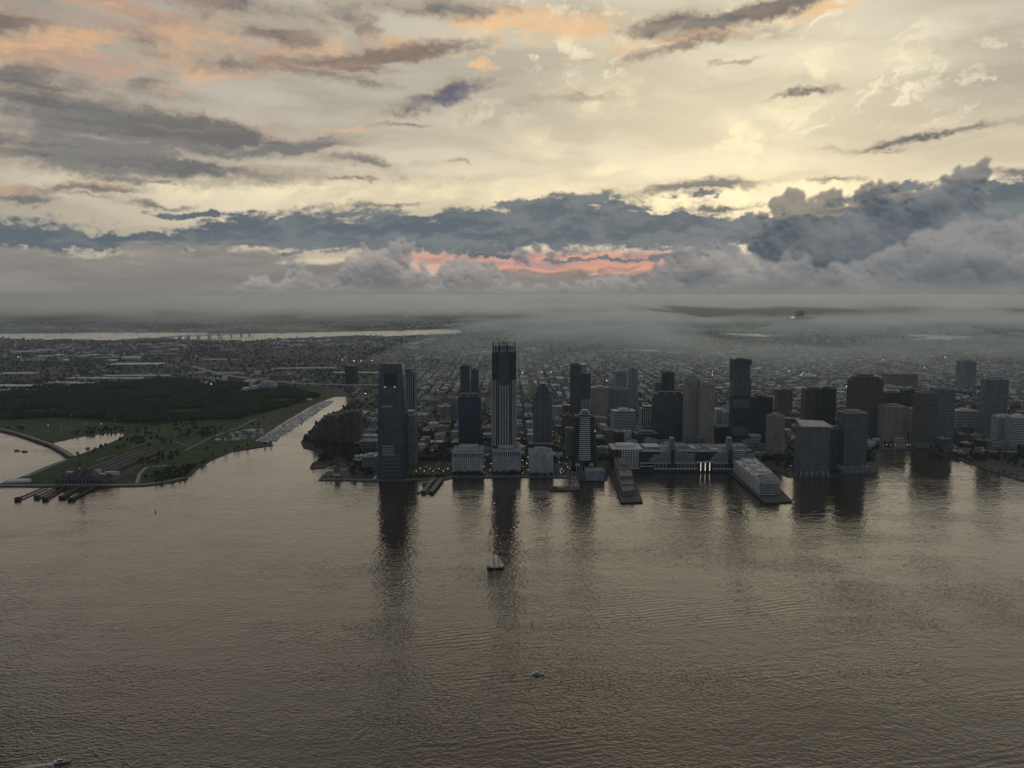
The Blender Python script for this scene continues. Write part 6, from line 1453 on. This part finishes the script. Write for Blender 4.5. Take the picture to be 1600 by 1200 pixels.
for i, (x0, y0, w, d, lab) in enumerate([(40, 606, 420, 60, 'white-roofed warehouse strip at the left edge behind the wood'), (20, 613, 300, 40, 'nearest long pale warehouse at the left edge'), (165, 594, 340, 46, 'long pale warehouse behind the middle of the wood'), (215, 590, 300, 40, 'pale warehouse at the right end of the warehouse row'), (125, 602, 120, 40, 'short pale warehouse between the two long ones'), (215, 571, 260, 120, 'broad white-roofed depot beyond the warehouses'), (335, 564, 140, 40, 'small pale depot behind the highway bend'), (985, 550, 190, 30, 'long bright-roofed shed in the haze above the beige slab'), (1053, 571, 170, 40, 'bright-roofed hall beyond the teal glass tower'), (480, 578, 300, 40, 'pale depot roofs beyond the highway'), (560, 585, 240, 40, 'low pale sheds right of the lone far tower'), (30, 586, 160, 60, 'pale lot building at the far left')]):
    p = G(x0, y0, LZ); r = empty('warehouse', (p.x, p.y, LZ), R(4 if i % 2 else -3), lab, 'warehouse'); mb = MB(); mb.box(0, 0, 0, w, d, 10); mb.build('wall', GREYW, r); mb = MB(); mb.box(0, 0, 10, w + 1, d + 1, .8); mb.build('roof', ROOFS[0][1], r)
    for k in range(6): mb = MB(); mb.box(-w * .4 + k * w * .16, d * .1, 10.8, 6, 6, 2); mb.build('roof_unit', METAL, r)

# ------------------------------------------------------------------ haze and the mist lying over the far land
def volume_mat(name, col, dens, g):
    m = bpy.data.materials.new(name); m.use_nodes = True; w = NT(m.node_tree); w.n.remove(w.n['Principled BSDF'])
    v = w.n.new('ShaderNodeVolumePrincipled'); v.inputs['Color'].default_value = (*col, 1); v.inputs['Density'].default_value = dens; v.inputs['Anisotropy'].default_value = g
    w.l.new(v.outputs[0], w.n['Material Output'].inputs['Volume']); return m
def mist(name, label, x0, x1, y0, y1, top, m, seed, nx=60, ny=30, lump=1.0, endless=False):
    rg = np.random.RandomState(seed); U, V = np.meshgrid(np.linspace(0, 1, nx), np.linspace(0, 1, ny))
    X = x0 + (x1 - x0) * U; Y = y0 + (y1 - y0) * V
    n = fbm(X / 1000, Y / 1000, 1.1, .8, 5, .55, seed) ; n2 = fbm(X / 1000, Y / 1000, .3, .3, 3, .5, seed + 5)
    env = np.clip(np.minimum(np.minimum(U, 1 - U) * 7, np.minimum(V, 1 - V + (9 if endless else 0)) * 4), 0, 1)
    Z = np.clip(env ** .6 * top * (.12 + 1.1 * np.clip((n - .34) * 2.6, 0, 1) * lump) * np.clip(.4 + n2 * 1.3, 0, 1.1), 0, 392) + LZ + 1.5
    # ragged front edge
    Y = Y + (fbm(X / 1000, Y * 0, .8, .1, 4, .6, seed + 9) - .5) * (y1 - y0) * .5 * (1 - V)
    N = nx * ny; vs = [tuple(v) for v in np.stack([X, Y, Z], -1).reshape(-1, 3)] + [tuple(v) for v in np.stack([X, Y, X * 0 + LZ + 1.0], -1).reshape(-1, 3)]; fs = []
    for j in range(ny - 1):
        for i in range(nx - 1): k = j * nx + i; fs += [(k, k + 1, k + nx + 1, k + nx), (N + k + nx, N + k + nx + 1, N + k + 1, N + k)]
    ring = [i for i in range(nx)] + [j * nx + nx - 1 for j in range(1, ny)] + [(ny - 1) * nx + i for i in range(nx - 2, -1, -1)] + [j * nx for j in range(ny - 2, 0, -1)]
    for a, b in zip(ring, ring[1:] + ring[:1]): fs.append((N + a, N + b, b, a))
    mb = MB(); mb.faces(vs, fs); tag(mb.build(name, m), label, None, None, 'stuff')
FOG = volume_mat('low_cloud', (0.955, 0.975, 1.0), 4.0e-4, .87)
THIN = volume_mat('thin_mist', (0.78, 0.91, 1.0), 4.2e-4, .6)
FAINT = volume_mat('faint_mist', (0.84, 0.94, 1.0), 2.0e-4, .6)
mist('mist_bank', 'grey cloud lying along the far horizon at left and centre', -40000, 3300, 13200, 30000, 330, FOG, 3, 200, 50)
mist('mist_bank', 'grey cloud lying along the farthest horizon', -40000, 40000, 24000, 56500, 620, FOG, 4, 200, 50, endless=True)
mist('mist_bank', 'pale mist drifting over the far river on the right', 3900, 9500, 8800, 13000, 330, FOG, 8, 70, 26)
mist('mist_bank', 'thin mist patch over the far streets behind the tallest tower', -100, 1500, 6000, 8200, 150, THIN, 15, 40, 22)
mist('mist_bank', 'broad thin mist over the far streets and rail yards', -900, 9000, 4400, 13000, 160, THIN, 33, 90, 40)
mist('mist_bank', 'faint mist between the back streets', -700, 5200, 3150, 6200, 130, FAINT, 41, 70, 36)
mist('mist_bank', 'faint mist over the far land at left', -9500, -900, 5600, 13000, 150, FAINT, 21, 80, 40)
def build_haze():
    mb = MB(); mb.prism([(-46000, -2000), (46000, -2000), (46000, 58000), (-46000, 58000)], -4, 402, bottom=True)
    tag(mb.build('haze', volume_mat('evening_haze', (0.76, 0.91, 1.0), 2.8e-5, 0.4)), 'thin grey evening haze over the river and city', None, None, 'stuff')
build_haze()
